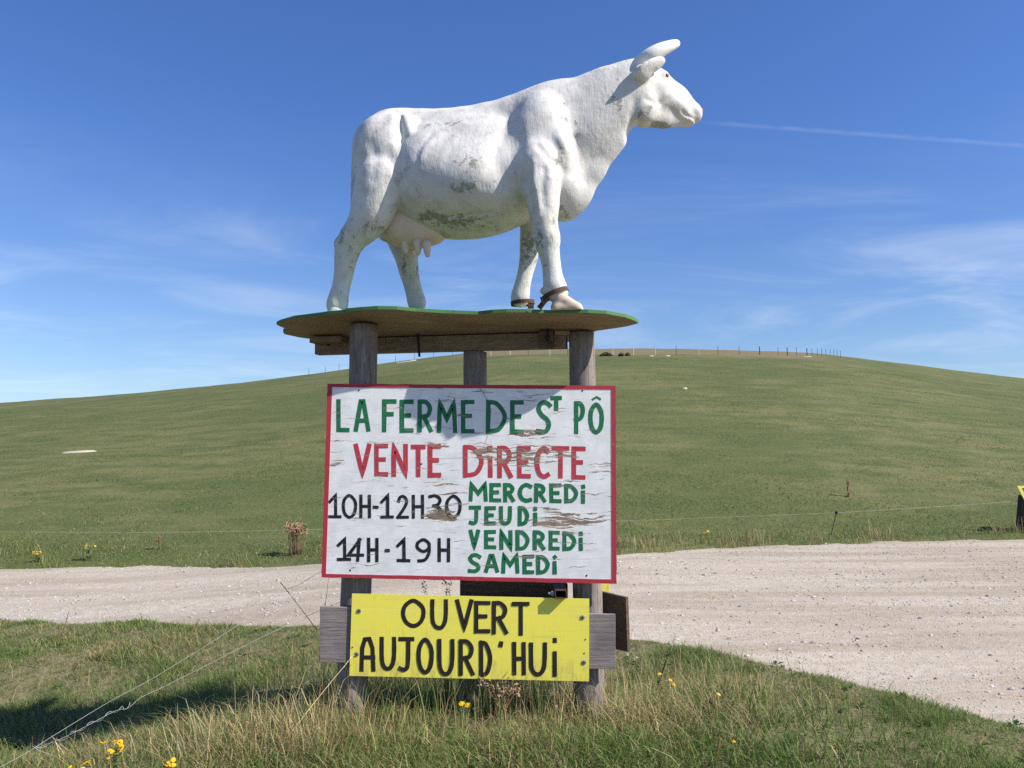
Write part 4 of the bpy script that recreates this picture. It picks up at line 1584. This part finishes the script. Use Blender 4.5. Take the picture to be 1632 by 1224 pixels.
fl_ = k.ramp(k.math('ADD', k.math('ADD', k.math('MULTIPLY', n5_m, .62), k.math('MULTIPLY', n2_m, .38)), k.math('MULTIPLY', g, .95)), 0.600, 0.635)
base = k.mix(k.math('MULTIPLY', fl_, 0.75), base, k.mix(k.ramp(n3_m, .4, .65), (0.30, 0.275, 0.225), (0.155, 0.15, 0.115)))
sp = k.math('MULTIPLY', k.ramp(n5_m, 0.61, 0.65), k.ramp(n1_, 0.42, 0.58))
base = k.mix(k.math('MULTIPLY', sp, 0.6), base, (0.25, 0.23, 0.19))
k.color(base)
k.rough(0.62)
br = k.noise(k.mapping(v, (14, 14, 3.5)), 3.5, 4, 0.6)
h_ = k.math('ADD', k.math('MULTIPLY', n2_m, 0.8), k.math('ADD', k.math('MULTIPLY', br, 0.55), k.math('MULTIPLY', fl_, -0.25)))
k.bump(h_, 0.42, 0.013)
M_COW = k.m
M_HOOF = mat_plain('hoof_cream', (0.62, 0.48, 0.37), 0.75, 0, 0.22, 14)
M_UDDER = mat_plain('udder_cream', (0.68, 0.545, 0.45), 0.65, 0, 0.10, 9)
M_HORN = mat_plain('horn_white', (0.78, 0.76, 0.71), 0.5, 0, 0.06, 12)
M_EYE = mat_plain('eye_brown', (0.26, 0.11, 0.05), 0.35, 0, 0.2, 30)
M_PINK = mat_plain('nostril_pink', (0.42, 0.17, 0.13), 0.6, 0, 0.2, 40)

cow = empty('cow_statue', COWB, 'weathered life size white cow statue standing on the green edged deck above the sign', 'statue')
GRV = [
    (CF, [(637, 184), (638, 205), (641, 228)], .24, 3.2, .014),                 # behind the hip bone
    (CF, [(652, 186), (651, 200), (656, 214)], .22, 7, -.014),                  # hip bone
    (CF, [(641, 232), (642, 262), (634, 292)],   .27, 4.5, .008),                 # front edge of the thigh
    (CF, [(628, 232), (631, 262), (626, 284)], .27, 6, -.007),
    (CF, [(594, 232), (606, 262), (602, 292)], .24, 8, .006),
    (CF, [(676, 260), (682, 240), (693, 222), (709, 206), (736, 192)], .27, 5.5, -.006),   # last rib and loin
    (CF, [(669, 256), (676, 236), (688, 217)], .27, 6, .005),
    (CF, [(703, 268), (712, 240), (726, 220)], .30, 7, -.003),
    (CF, [(679, 350), (697, 343), (713, 339.5), (738, 338), (765, 333), (792, 331)], .30, 1.8, .011),   # crack along the belly
    (CF, [(719, 355), (728, 346), (738, 338)], .30, 1.6, .010),
    (CF, [(806, 178), (803, 205), (795, 235), (786, 262), (776, 300)], .26, 9, .007),      # behind the shoulder
    (CF, [(838, 192), (842, 214), (846, 236)], .24, 8, -.005),                  # shoulder blade spine
    (CF, [(852, 262), (852, 290), (858, 322), (860, 345)], .30, 5, -.010),      # fore leg muscle
    (CF, [(840, 282), (848, 312), (853, 338)], .30, 4.5, .009),
    (CF, [(868, 272), (866, 300), (868, 330)], .30, 4.5, .008),
    (CF, [(880, 268), (880, 286)], .28, 6, -.008),
    (CF, [(818, 268), (824, 282)], .28, 6, -.008),
    (CF, [(858, 236), (872, 252), (884, 262)], .28, 5, .010),
    (CF, [(895, 224), (903, 240), (899, 256)], .24, 8, -.010),                  # point of the shoulder
    (CF, [(916, 218), (920, 245), (912, 275)], .18, 8, .010),
    (HF, [(1014, 160), (1010, 176), (1013, 192)], .10, 5, .006),                # behind the jaw
    (HF, [(1030, 158), (1042, 164), (1056, 162), (1066, 155)], .11, 3, .006),   # cheek bone
    (HF, [(1044, 152), (1060, 153), (1078, 160), (1096, 168)], .10, 6, -.002),
    (HF, [(1087, 176), (1094, 180), (1103, 184.5), (1113, 188.5), (1119, 189.5)], .08, 1.7, .011),   # mouth
]
Vc, Qc = sd_mesh(PR, 0.0092, grooves=GRV)
body = mesh_obj('body', Vc, Qc, M_COW, cow, True)


def sd_part(name, prims, h, m, parent=cow, it=2):
    V, Q = sd_mesh(prims, h, 0.02, it)
    return mesh_obj(name, V, Q, m, parent, True)


# horns
for s in (1, -1):
    pr_ = []
    cone(HF, [tuple(q) for q in catmull([(1017, 105, .05 * s, 11.5), (1034, 91, .115 * s, 11.5), (1050, 81, .145 * s, 10.2), (1066, 74, .15 * s, 8.2), (1078, 69.5, .14 * s, 5.8)], False, 5)], 1, .012, False, pr_)
    sd_part('horn', pr_, .006, M_HORN)
for s in (1, -1):
    c_ = HF.at(1062.5, 120.5, .112 * s)
    MBe = MB()
    e = bmesh.new()
    bmesh.ops.create_uvsphere(e, u_segments=16, v_segments=10, radius=.0145)
    mesh_obj('eye', [c_ + v_.co for v_ in e.verts], [[q.index for q in f.verts] for f in e.faces], M_EYE, cow, True)
    e.free()
    c_ = HF.at(1117.6, 176, .034 * s)
    e = bmesh.new()
    bmesh.ops.create_uvsphere(e, u_segments=14, v_segments=8, radius=.0125)
    mesh_obj('nostril', [c_ + Vector((v_.co.x, v_.co.y, v_.co.z * 1.3)) for v_ in e.verts], [[q.index for q in f.verts] for f in e.faces], M_PINK, cow, True)
    e.free()
# udder with four teats
pr_ = []
_keep = PR
PR = pr_
ell(CF, 655, 358, 0, .215, .15, .165, -10, .03)
ell(CF, 690, 362, 0, .11, .12, .115, -20, .04)
ell(CF, 632, 362, .06, .10, .09, .10, 10, .04)
PR = _keep
udder = sd_part('udder', pr_, .009, M_UDDER)
for px, py, t in [(646, 394, .06), (666, 397, .08), (681, 400, .09), (656, 397, -.06)]:
    pt = []
    cone(CF, [(px - 1, py - 10, t, 7.5), (px, py + 1, t, 5.0), (px + .5, py + 6.5, t, 4.0)], 1, .012, False, pt)
    sd_part('teat', pt, .004, M_UDDER, udder)


def hoof(fr, px, top, t, w0, w1, fwd, hgt, m=None):
    """cloven hoof: two toes side by side, sole flat on the deck"""
    c = fr.at(px, top, t)
    zb = deck_z(c.x, c.y) + DECK_T + .002
    prims = []
    f, n = np.array(fr.f), np.array(fr.n)
    pc = np.array((c.x, c.y, 0.0))
    for s_ in (1, -1):
        a = pc + n * .021 * s_ + np.array((0, 0, zb + hgt))
        b = pc + n * .030 * s_ + f * fwd + np.array((0, 0, zb + .012))
        b2 = pc + n * .030 * s_ - f * .022 + np.array((0, 0, zb + .014))
        prims.append(('c', Vector(a), Vector(b), w0, w1, fr.n, .8, .012, False))
        prims.append(('c', Vector(a), Vector(b2), w0, w1 * 1.05, fr.n, .8, .012, False))
        prims.append(('c', Vector(b2), Vector(b), w1 * 1.05, w1, fr.n, .8, .012, False))
    V, Q = sd_mesh(prims, .0055, .02, 2)
    V[:, 2] = np.maximum(V[:, 2], zb - .0015)
    mesh_obj('hoof', V, Q, m or M_HOOF, cow, True)
    return c, zb


c1_, z1_ = hoof(CF, 893, 474, .25, .040, .030, .105, .075)
hoof(CF, 829, 480, -.14, .040, .030, .080, .055)
hoof(CF, 536.5, 489, .17, .044, .034, .055, .045, M_COW)
hoof(CF, 665, 484, -.33, .044, .034, .055, .045, M_COW)


# rusty straps that hold the front feet to the deck
def strap(center, rx, ry, tilt, z, wdt=.026, thick=.006, seg=28, label=None):
    a = math.radians(tilt)
    mb = MB()
    rings = []
    for i in range(seg):
        q = 2 * math.pi * i / seg
        for r_ in (1.0, 1.0 + thick / rx):
            for zz_ in (-wdt / 2, wdt / 2):
                p = CF.f * math.cos(q) * rx * r_ + CF.n * math.sin(q) * ry * r_
                h = math.cos(q) * rx * r_
                rings.append(Vector((center.x, center.y, z)) + CF.f * (h * math.cos(a) - zz_ * math.sin(a)) + CF.n * (math.sin(q) * ry * r_) + Vector((0, 0, h * math.sin(a) + zz_ * math.cos(a))))
    f = []
    for i in range(seg):
        a0, b0 = i * 4, ((i + 1) % seg) * 4
        for u_, w_ in ((0, 1), (1, 3), (3, 2), (2, 0)):
            f.append((a0 + u_, a0 + w_, b0 + w_, b0 + u_))
    mb.add(rings, f)
    return mb


sc_ = CF.at(885, 470, .25)
mb = strap(sc_, .079, .066, 22, sc_.z + .006)
st1 = mb.build('foot_strap', M_RUST, cow)
e1_ = CF.at(871, 476, .305); e2_ = CF.at(859, 491.5, .30)
mb = MB().tube([e1_, e1_.lerp(e2_, .5), e2_], [.017, .015, .017], 8)
mb.build('strap_tail', M_RUST, st1)
p0_ = CF.at(866, 487, .32)
MB().tube([p0_, CF.at(862, 473, .33)], .006, 6).build('bolt', M_BLACKIRON, st1)
sc2 = CF.at(833, 481, -.14)
st2 = strap(sc2, .074, .066, 4, sc2.z - .008).build('foot_strap', M_RUST, cow)
e3_ = CF.at(846, 487, -.07)
MB().box(e3_ + Vector((-.02, -.02, -.02)), (.04, 0, 0), (0, .03, 0), (0, 0, .028)).build('strap_lug', M_RUST, st2, bevel=.003)

# ------------------------------------------------------------------ loose wire on the left of the stand
def wob(p, q, n, amp, seed):
    out = []
    for i in range(n + 1):
        t = i / n
        c = Vector(p).lerp(Vector(q), t)
        w = amp * math.sin(math.pi * t)
        out.append(c + Vector((0, 0, w * mnoise.noise(Vector((seed, t * 3, 0))))))
    return out


wA = [at_y(-30, 1238, 4.35), at_y(20, 1212, 4.45), at_y(52, 1194, 4.52), at_y(86, 1172, 4.60), at_y(175, 1118, 4.78), at_y(240, 1083, 4.90), at_y(330, 1028, 5.08), at_y(392, 987, 5.22), at_y(450, 944, 5.36), at_y(478, 931, 5.43), at_y(506, 914, 5.50), at_y(560, 890, 5.56)]
wB = [at_y(52, 1194, 4.53), at_y(96, 1178, 4.58), at_y(140, 1156, 4.66), at_y(184, 1133, 4.76), at_y(205, 1128, 4.79), at_y(224, 1112, 4.84), at_y(262, 1094, 4.92), at_y(330, 1060, 5.06), at_y(400, 1024, 5.20), at_y(450, 1000, 5.30), at_y(505, 975, 5.45), at_y(545, 958, 5.50)]
mb = MB().tube([Vector(tuple(p)) for p in catmull([tuple(p) for p in wA], False, 6)], .0013, 6)
wire = mb.build('loose_wire', M_WIRE, None, True, base=ground_at(wA[1].x, wA[1].y))
tag(wire, 'slack grey wires twisted together, sagging from the left post to the lower left grass', 'wire')
MB().tube([Vector(tuple(p)) for p in catmull([tuple(p) for p in wB], False, 6)], .00125, 6).build('strand', M_WIRE, wire, True)
# twisted wrap round the second strand
cv = [Vector(tuple(p)) for p in catmull([tuple(p) for p in wB[:5]], False, 16)]
tw = []
for i, p in enumerate(cv):
    a = i * .62
    r_ = .011 + .006 * mnoise.noise(Vector((i * .21, 2, 1)))
    tw.append(p + Vector((math.cos(a) * r_ * .5, math.cos(a * 1.1) * r_, math.sin(a) * r_)))
tw += [cv[-1] + Vector((.004, 0, .030)), cv[-1] + Vector((.008, 0, .002))]
MB().tube(tw, .00125, 6).build('wrap', M_WIRE, wire, True)
MB().tube([at_y(52, 1189, 4.5), at_y(60, 1195, 4.52), at_y(88, 1206, 4.55)], .00125, 6).build('wire_end', M_WIRE, wire, True)

# ------------------------------------------------------------------ plants
def mat_leaf(name, col, tl=0.35):
    k = NM(name)
    n = k.noise(k.coord(), 22, 3)
    c = k.mix(n, tuple(x * .75 for x in col), tuple(x * 1.2 for x in col))
    k.color(c)
    k.rough(.6)
    t = k.node('ShaderNodeBsdfTranslucent')
    k.l.new(c, t.inputs['Color'])
    m = k.node('ShaderNodeMixShader')
    m.inputs[0].default_value = tl
    k.l.new(k.b.outputs[0], m.inputs[1]); k.l.new(t.outputs[0], m.inputs[2])
    k.l.new(m.outputs[0], k.n['Material Output'].inputs['Surface'])
    return k.m


M_LEAF = mat_leaf('weed_leaf', (0.075, 0.125, 0.03))
M_STEM = mat_plain('weed_stem', (0.22, 0.25, 0.10), .8)
M_DRYSTEM = mat_plain('dry_stem', (0.20, 0.125, 0.07), .9, 0, .3, 60)
M_DRYHEAD = mat_plain('dry_seed_head', (0.32, 0.20, 0.12), .95, 0, .35, 60)
M_PETAL = mat_leaf('yellow_petal', (0.80, 0.50, 0.012), .2)
M_FLUFF = mat_plain('seed_fluff', (0.62, 0.57, 0.50), .95, 0, .1, 80)
M_STRAW = mat_plain('straw', (0.48, 0.39, 0.22), .85, 0, .2, 60)
RP = random.Random(21)


def rv(s=1.0):
    return Vector((RP.uniform(-s, s), RP.uniform(-s, s), RP.uniform(-s, s)))


def flower_mesh(c, r, up):
    """a small daisy-like head: twelve petals and a raised centre"""
    mb = MB()
    up = up.normalized()
    a = up.orthogonal().normalized(); b = up.cross(a)
    n = 12
    for i in range(n):
        q = 2 * math.pi * i / n + RP.uniform(-.1, .1)
        d = a * math.cos(q) + b * math.sin(q)
        s = up.cross(d) * r * .22
        rr = r * RP.uniform(.85, 1.1)
        mb.add([c + d * r * .15, c + d * rr * .6 + s + up * r * .12, c + d * rr + up * r * .02, c + d * rr * .6 - s + up * r * .12], [(0, 1, 2, 3)])
    mb.tube([c - up * r * .1, c + up * r * .14, c + up * r * .22], [r * .34, r * .3, r * .08], 8)
    return mb


def leaf_add(mb, base, d, L, w):
    d = d.normalized()
    s = d.cross(Vector((0, 0, 1)))
    s = (s.normalized() if s.length > .05 else Vector((1, 0, 0))) * w
    dr = Vector((0, 0, -L * .25))
    mb.add([base, base + d * L * .35 + s * .8 + Vector((0, 0, L * .05)), base + d * L * .7 + s * .55 + dr * .4, base + d * L + dr, base + d * L * .7 - s * .55 + dr * .4, base + d * L * .35 - s * .8 + Vector((0, 0, L * .05))], [(0, 1, 2, 5), (5, 2, 3), (5, 3, 4)])


def plant(name, label, cat, group, base, h, nst, heads, spread=.35, hr=.013, leaves=6, leafL=.07, head='flower', stem_mat=None, lean=Vector((0, 0, 0)), sr=.0022, basew=0.0):
    """a weed: several bent stems in one part, its leaves in another, and each flower head its own part"""
    root = empty(name, base, label, cat, group)
    st, lf = MB(), MB()
    tops = []
    for i in range(nst):
        a = RP.uniform(0, 2 * math.pi)
        out = Vector((math.cos(a), math.sin(a), 0)) * spread * h * RP.uniform(.3, 1.0) + lean * h
        hh = h * RP.uniform(.7, 1.0)
        p = [base + Vector((math.cos(a), math.sin(a), 0)) * (.01 + basew * RP.random()) + Vector((0, 0, -.01))]
        for t in (.3, .6, .85, 1.0):
            p.append(base + (p[0] - base) * (1 if basew else 0) + out * t ** 1.4 + Vector((0, 0, hh * t)) + rv(.012 * h))
        st.tube(p, [sr * 1.3, sr * 1.1, sr, sr * .8, sr * .6], 5)
        tops.append((p[-1], (p[-1] - p[-2]).normalized()))
        for j in range(leaves):
            t = RP.uniform(.05, .8)
            kk = int(t * 4)
            q = p[kk].lerp(p[kk + 1], t * 4 - kk)
            b = RP.uniform(0, 2 * math.pi)
            leaf_add(lf, q, Vector((math.cos(b), math.sin(b), RP.uniform(-.1, .7))), leafL * RP.uniform(.5, 1.1) * (1.1 - t * .7), leafL * .16)
    st.build('stem', stem_mat or M_STEM, root, True)
    if leaves: lf.build('foliage', M_LEAF if stem_mat is None else M_DRYHEAD, root)
    for i in range(heads):
        c, d = tops[i % nst]
        c = c + (rv(.022) if i >= nst else Vector((0, 0, .004)))
        if head == 'flower':
            flower_mesh(c, hr * RP.uniform(.8, 1.15), d + rv(.5) + Vector((0, -.35, .3))).build('flower', M_PETAL, root)
        elif head == 'fluff':
            m = MB()
            for q in range(26):
                dd = rv().normalized()
                m.tube([c, c + dd * hr], [.0006, .0011], 3)
            m.build('seed_head', M_FLUFF, root)
        elif head == 'dry':
            m = MB()
            for q in range(14):
                o = rv(hr * 1.0); o.z *= 1.6
                dd = rv().normalized() * hr * .5
                s_ = dd.cross(rv()).normalized() * hr * .25
                m.add([c + o - dd, c + o + s_, c + o + dd, c + o - s_], [(0, 1, 2, 3)])
            m.build('seed_head', M_DRYHEAD, root)
    return root


def P_on(px, py):
    return on_ground(px, py)


G1 = 'ragwort in flower on the front verge'
plant('ragwort', 'bushy yellow ragwort with a dense flower cluster beside the twisted wire at the lower left', 'flower', G1, on_ground(176, 1250), .19, 9, 24, .32, .013, 5, .06)
plant('ragwort', 'low scattered yellow ragwort at the bottom edge left of the densest cluster', 'flower', G1, on_ground(128, 1262), .13, 7, 12, .5, .013, 5, .05)
plant('ragwort', 'small yellow ragwort at the bottom edge to the right of the densest cluster', 'flower', G1, on_ground(270, 1250), .11, 6, 11, .4, .013, 5, .05)
plant('dandelion', 'two bright yellow flowers in the shade under the yellow opening sign', 'flower', None, on_ground(741, 1164), .16, 2, 2, .16, .019, 3, .05)
G2 = 'yellow flowered weeds in the dry grass right of the posts'
for px, py, h, nst, hd, lab in [(1062, 1128, .20, 5, 4, 'yellow flowered weed nearest the right post among straw coloured grass'), (1074, 1150, .13, 2, 1, 'single large yellow flower low in the grass right of the right post'), (1140, 1140, .12, 3, 2, 'pair of small yellow flowers farther right of the right post'), (1168, 1200, .06, 1, 1, 'lone orange yellow flower low in the green grass at bottom centre right')]:
    plant('hawkweed', lab, 'flower', G2, on_ground(px, py), h, nst, hd, .3, .015, 4, .06)
plant('sow_thistle', 'tall pale green weed stem with leafy tip right of the brown side plank', 'weed', None, on_ground(1046, 1122), .52, 2, 3, .10, .016, 12, .085, 'fluff', sr=.0048, lean=Vector((.22, 0, 0)))
plant('sow_thistle', 'leafy green weed growing against the brown side plank', 'weed', None, on_ground(1010, 1085), .24, 4, 3, .3, .012, 10, .09, 'fluff')
plant('thistle', 'dry brown thistle with white seed heads under the yellow opening sign', 'weed', None, ground_at(-.06, 5.30), .26, 16, 24, .55, .022, 3, .05, 'dry', M_DRYSTEM)
plant('thistle', 'dry branching thistle stalks behind the yellow opening sign, tips showing above it', 'weed', None, ground_at(-.42, 5.70), .86, 9, 14, .30, .014, 3, .05, 'dry', M_DRYSTEM)
plant('thistle', 'dead pale bramble stalks at the foot of the right post', 'weed', None, on_ground(895, 1152), .22, 9, 6, .5, .010, 2, .05, 'dry', M_DRYSTEM)


def stalk(px0, py0, Y0_, px1, py1, Y1_, label, m=M_STRAW, r=.0028, head=True, bend=.02):
    a, b = at_y(px0, py0, Y0_), at_y(px1, py1, Y1_)
    pts = [a.lerp(b, t) + Vector((0, 0, bend * math.sin(math.pi * t))) for t in (0, .25, .5, .75, 1)]
    root = empty('grass_stalk', a, label, 'grass stalk', 'single tall grass stalks')
    MB().tube(pts, [r * 1.2, r, r * .9, r * .7, r * .4], 5).build('stem', m, root, True)
    if head:
        d = (pts[-1] - pts[-2]).normalized()
        hm = MB()
        for i in range(16):
            c = pts[-1] - d * .10 * i / 16
            o = rv(.004)
            hm.add([c + o, c + d * .02 + rv(.003), c + d * .012 + rv(.006)], [(0, 1, 2)])
        hm.build('seed_head', m, root)


stalk(432, 1210, 4.75, 562, 1046, 5.20, 'long straw stalk leaning across the corner of the yellow opening sign', bend=.012)
stalk(505, 1004, 5.9, 449, 931, 5.9, 'dark dry stalk leaning left above the end of the grey backing plank', M_DRYSTEM, .0024, True, .004)
stalk(94, 1030, 8.0, 110, 974, 8.0, 'dark single stalk standing against the gravel far left', M_DRYSTEM, .0040, True, .004)
stalk(518, 968, 5.7, 524, 920, 5.7, 'thin dark stalk beside the bottom left corner of the white sign', M_DRYSTEM, .0018, False, .002)
stalk(636, 1122, 5.30, 664, 1088, 5.28, 'short pale straw leaning right below the yellow opening sign', M_STRAW, .0024, False, .004)

# weeds along the far edge of the track
G3 = 'weeds along the far edge of the track'
plant('dock', 'tall bunch of dead brown dock stalks beyond the track left of the white sign', 'weed', G3, on_ground(470, 884), .58, 22, 44, .12, .05, 0, .05, 'dry', M_DRYSTEM, sr=.006, basew=.14)
plant('ragwort', 'yellow ragwort beyond the track nearest the left edge', 'flower', G3, on_ground(62, 896), .20, 8, 16, .6, .024, 5, .1, sr=.005)
plant('ragwort', 'brown and yellow ragwort clump beyond the track second from the left', 'flower', G3, on_ground(141, 893), .33, 10, 5, .35, .026, 6, .1, sr=.006)
plant('dock', 'small reddish brown dead dock between the ragwort and the tallest dead dock', 'weed', G3, on_ground(254, 876), .26, 7, 9, .25, .035, 2, .06, 'dry', M_DRYSTEM, sr=.006)
plant('ragwort', 'small yellow flower in the rough grass beyond the track right of the white sign', 'flower', G3, on_ground(1127, 862), .20, 4, 3, .4, .026, 5, .1, sr=.005)
plant('thistle', 'lone dark thistle standing up on the pasture above the thin fence stake', 'weed', None, on_ground(1352, 792), .48, 4, 7, .15, .035, 4, .12, 'dry', M_DRYSTEM, sr=.01)

# ------------------------------------------------------------------ electric fence along the track, with a stake
M_STAKE = mat_plain('dark_stake', (0.05, 0.045, 0.04), .7)
fb = on_ground(1324, 853)
stk = empty('fence_stake', fb, 'thin dark electric fence stake with round insulator beyond the track on the right', 'fence stake')
ft = at_y(1333, 817, fb.y)
MB().tube([fb + Vector((0, 0, -.02)), ft], .009, 6).build('rod', M_STAKE, stk)
e = bmesh.new(); bmesh.ops.create_icosphere(e, subdivisions=2, radius=.035)
mesh_obj('insulator', [ft + v_.co for v_ in e.verts], [[q.index for q in f.verts] for f in e.faces], M_BLACKIRON, stk, True); e.free()
w = [at_y(-40, 847.5, fb.y - 1.2), at_y(300, 848, fb.y - 1.0), at_y(640, 840, fb.y - .6), at_y(985, 830.5, fb.y), at_y(1160, 824, fb.y), ft, at_y(1470, 809, fb.y + .4), at_y(1622, 799, fb.y + .8)]
w = [Vector(tuple(p)) for p in catmull([tuple(p) for p in w], False, 5)]
fw = MB().tube(w, .0020, 5).build('fence_wire', mat_plain('pale_fence_tape', (0.50, 0.50, 0.43), .7), None, base=fb)
tag(fw, 'thin pale electric fence wire strung along the far edge of the track', 'fence wire')

# post with a tilted yellow board cut by the right edge of the picture
pb_ = on_ground(1634, 847)
pY = pb_.y
tp = at_y(1636, 789, pY)
gate = empty('gate_post', pb_, 'thick dark post at the right edge standing beyond the track under a yellow board', 'post')
log_post([pb_ + Vector((0, 0, -.05)), pb_.lerp(tp, .5), tp], [.19, .18, .165], seed=31).build('post', mat_wood('dark_post', (0.075, 0.055, 0.045), (0.03, 0.025, 0.022), 'Z', .8), gate, True)
ya = at_y(1621, 774.5, pY - .24)
vx = Vector((1, 0, .02)).normalized(); vz = Vector((.42, 0, -.9)).normalized()
yb = empty('track_sign', at_y(1632, 796, pY - .24), 'yellow board hanging askew on the dark post at the right edge', 'sign')
MB().box(ya, vx * .75, (0, .02, 0), vz * .34).build('board', mat_plain('pale_yellow_board', (0.80, 0.70, 0.17), .5, 0, .06, 8), yb, bevel=.003)
q = ya + vx * .085 + vz * .055 + Vector((0, -.002, 0))
mb = MB()
mb.box(q, vx * .12, (0, -.0008, 0), vz * .022)
mb.box(q + vx * .004 + vz * .024, vx * .025, (0, -.0008, 0), vz * .11)
mb.build('lettering', M_MARK, yb)

# ------------------------------------------------------------------ fence on top of the hill
M_FP = mat_plain('far_post_dark', (0.085, 0.07, 0.06), .9)
M_FPW = mat_plain('far_post_pale', (0.55, 0.53, 0.48), .8)
FENCE = [(492, 599.5, 6, 0), (518, 596, 6, 0), (540, 592, 5, 0), (567, 587.5, 6, 0), (598, 583, 6, 0), (630, 579, 7, 0), (661, 573.5, 6, 0), (691, 569.5, 6, 0), (721, 566.5, 7, 0), (782, 566.5, 6.5, 1), (812.5, 566, 7, 1), (842, 566, 5, 0), (876, 566, 7, 1), (905, 566.5, 6, 0), (976.5, 566.5, 7, 1), (1009.5, 566, 7.5, 1), (1044.5, 566, 8, 1), (1078, 565.5, 5, 0), (1113.5, 565.5, 7.5, 1), (1144, 566, 8, 0), (1178, 565.5, 4, 0), (1211, 565.5, 9, 0), (1240, 566.5, 6, 0), (1255, 566.5, 9.5, 0), (1269.5, 566, 6, 0), (1286.5, 567.5, 10, 0), (1294.5, 568, 8, 0), (1302.5, 567.8, 6, 0), (1310, 567.5, 8, 0), (1316.5, 567.5, 7, 0), (1323, 567.5, 6, 0), (1329, 568, 5, 0), (1334.5, 569, 4.5, 0), (1339.5, 570, 4, 0)]
RF = random.Random(5)
dark0 = pale0 = None
for i, (px, py, hp, kind) in enumerate(FENCE):
    b = on_ground(px, py)
    if b.y > YC - 25:
        x_ = direction(px, py).x / direction(px, py).y
        b = ground_at(x_ * (YC - 40), YC - 40)
    h = max(.9, hp * b.y / F)
    rr = .026 if kind == 0 else .035
    if hp >= 9: rr = .05
    sh = RF.uniform(-.04, .04)
    mb = MB().tube([b + Vector((0, 0, -.1)), b + Vector((sh * h * .5, 0, h * .5)), b + Vector((sh * h, 0, h * .96)), b + Vector((sh * h, 0, h))], [rr, rr, rr * .95, rr * .5], 7)
    o = mb.build('fence_post', M_FPW if kind else M_FP, None, False, base=b)
    near_b = 'pale thin fence post on the brow of the hill' if kind else ('stout dark fence post where the hilltop fence turns down to the right' if hp >= 9 else 'thin dark fence post on the skyline of the hill')
    tag(o, near_b, 'fence post', 'pale posts of the hilltop fence' if kind else ('stout posts of the hilltop fence' if hp >= 9 else 'dark posts of the hilltop fence'))

# chalk patches lying on the pasture
M_CHALK = mat_plain('chalk', (0.44, 0.40, 0.31), .95, 0, .12, 3)
for px, py, wpx, lab in [(126, 721, 58, 'long pale chalk scrape low on the left of the hill'), (1091, 619.5, 10, 'small pale chalk spot high on the hill right of the sign top'), (1287, 568.5, 14, 'pale chalk patch at the hilltop fence under the stoutest post'), (658, 574.5, 11, 'pale chalk strip at the skyline between the left and middle posts'), (648, 576.5, 40, 'longest thin chalk strip just below the skyline between the left and middle posts'), (1038, 567.5, 9, 'left pale strip on the hilltop right of the dark bushes'), (1064, 567.3, 9, 'right pale strip on the hilltop right of the dark bushes')]:
    c = on_ground(px, py)
    hw = wpx / 2 * c.y / F
    hd = max(.25, hw * .18)
    n = 26
    V = []
    for j, (sc, dz) in enumerate([(1.0, .0), (.75, .05), (0.0, .06)]):
        for i in range(n if j < 2 else 1):
            a = 2 * math.pi * i / n
            w_ = sc * (1 + .25 * mnoise.noise(Vector((math.cos(a) * 1.5 + px, math.sin(a) * 1.5, 0))))
            x, y = c.x + math.cos(a) * hw * w_, c.y + math.sin(a) * hd * w_
            V.append(Vector((x, y, float(height(x, y)) + dz - (.03 if j == 0 else 0))))
    Fc = [(i, (i + 1) % n, n + (i + 1) % n, n + i) for i in range(n)] + [(n + i, n + (i + 1) % n, 2 * n) for i in range(n)]
    o = MB().add(V, Fc).build('chalk_patch', M_CHALK, None, True, base=c)
    tag(o, lab, 'chalk patch', 'chalk patches on the hill')

# low dark bushes on the hilltop
M_BUSH = mat_leaf('gorse', (0.10, 0.085, 0.05), .1)
for px, py, hpx, wpx, lab in [(966, 567.5, 6, 22, 'left dark low gorse bush on the brow of the hill'), (990, 567.5, 5, 9, 'middle small dark gorse bush on the brow of the hill'), (1000, 567, 5, 8, 'right small dark gorse bush on the brow of the hill')]:
    c = on_ground(px, py)
    m_ = c.y / F
    mb = MB()
    for i in range(420):
        o = rv()
        while o.length > 1: o = rv()
        p = c + Vector((o.x * wpx / 2 * m_, o.y * .5, (.15 + .85 * abs(o.z)) * hpx * m_ * (1 - .5 * o.x * o.x)))
        d, s_ = rv().normalized() * .09, rv().normalized() * .05
        mb.add([p - d, p + s_, p + d, p - s_], [(0, 1, 2, 3)])
    root = empty('gorse_bush', c, lab, 'bush', 'dark bushes on the hilltop')
    mb.build('foliage', M_BUSH, root)
    tb = MB()
    for i in range(5):
        tb.tube([c + Vector((0, 0, -.05)), c + Vector((RP.uniform(-.35, .35) * wpx * m_, RP.uniform(-.2, .2), hpx * m_ * .6))], [.03, .012], 5)
    tb.build('stem', M_DRYSTEM, root)
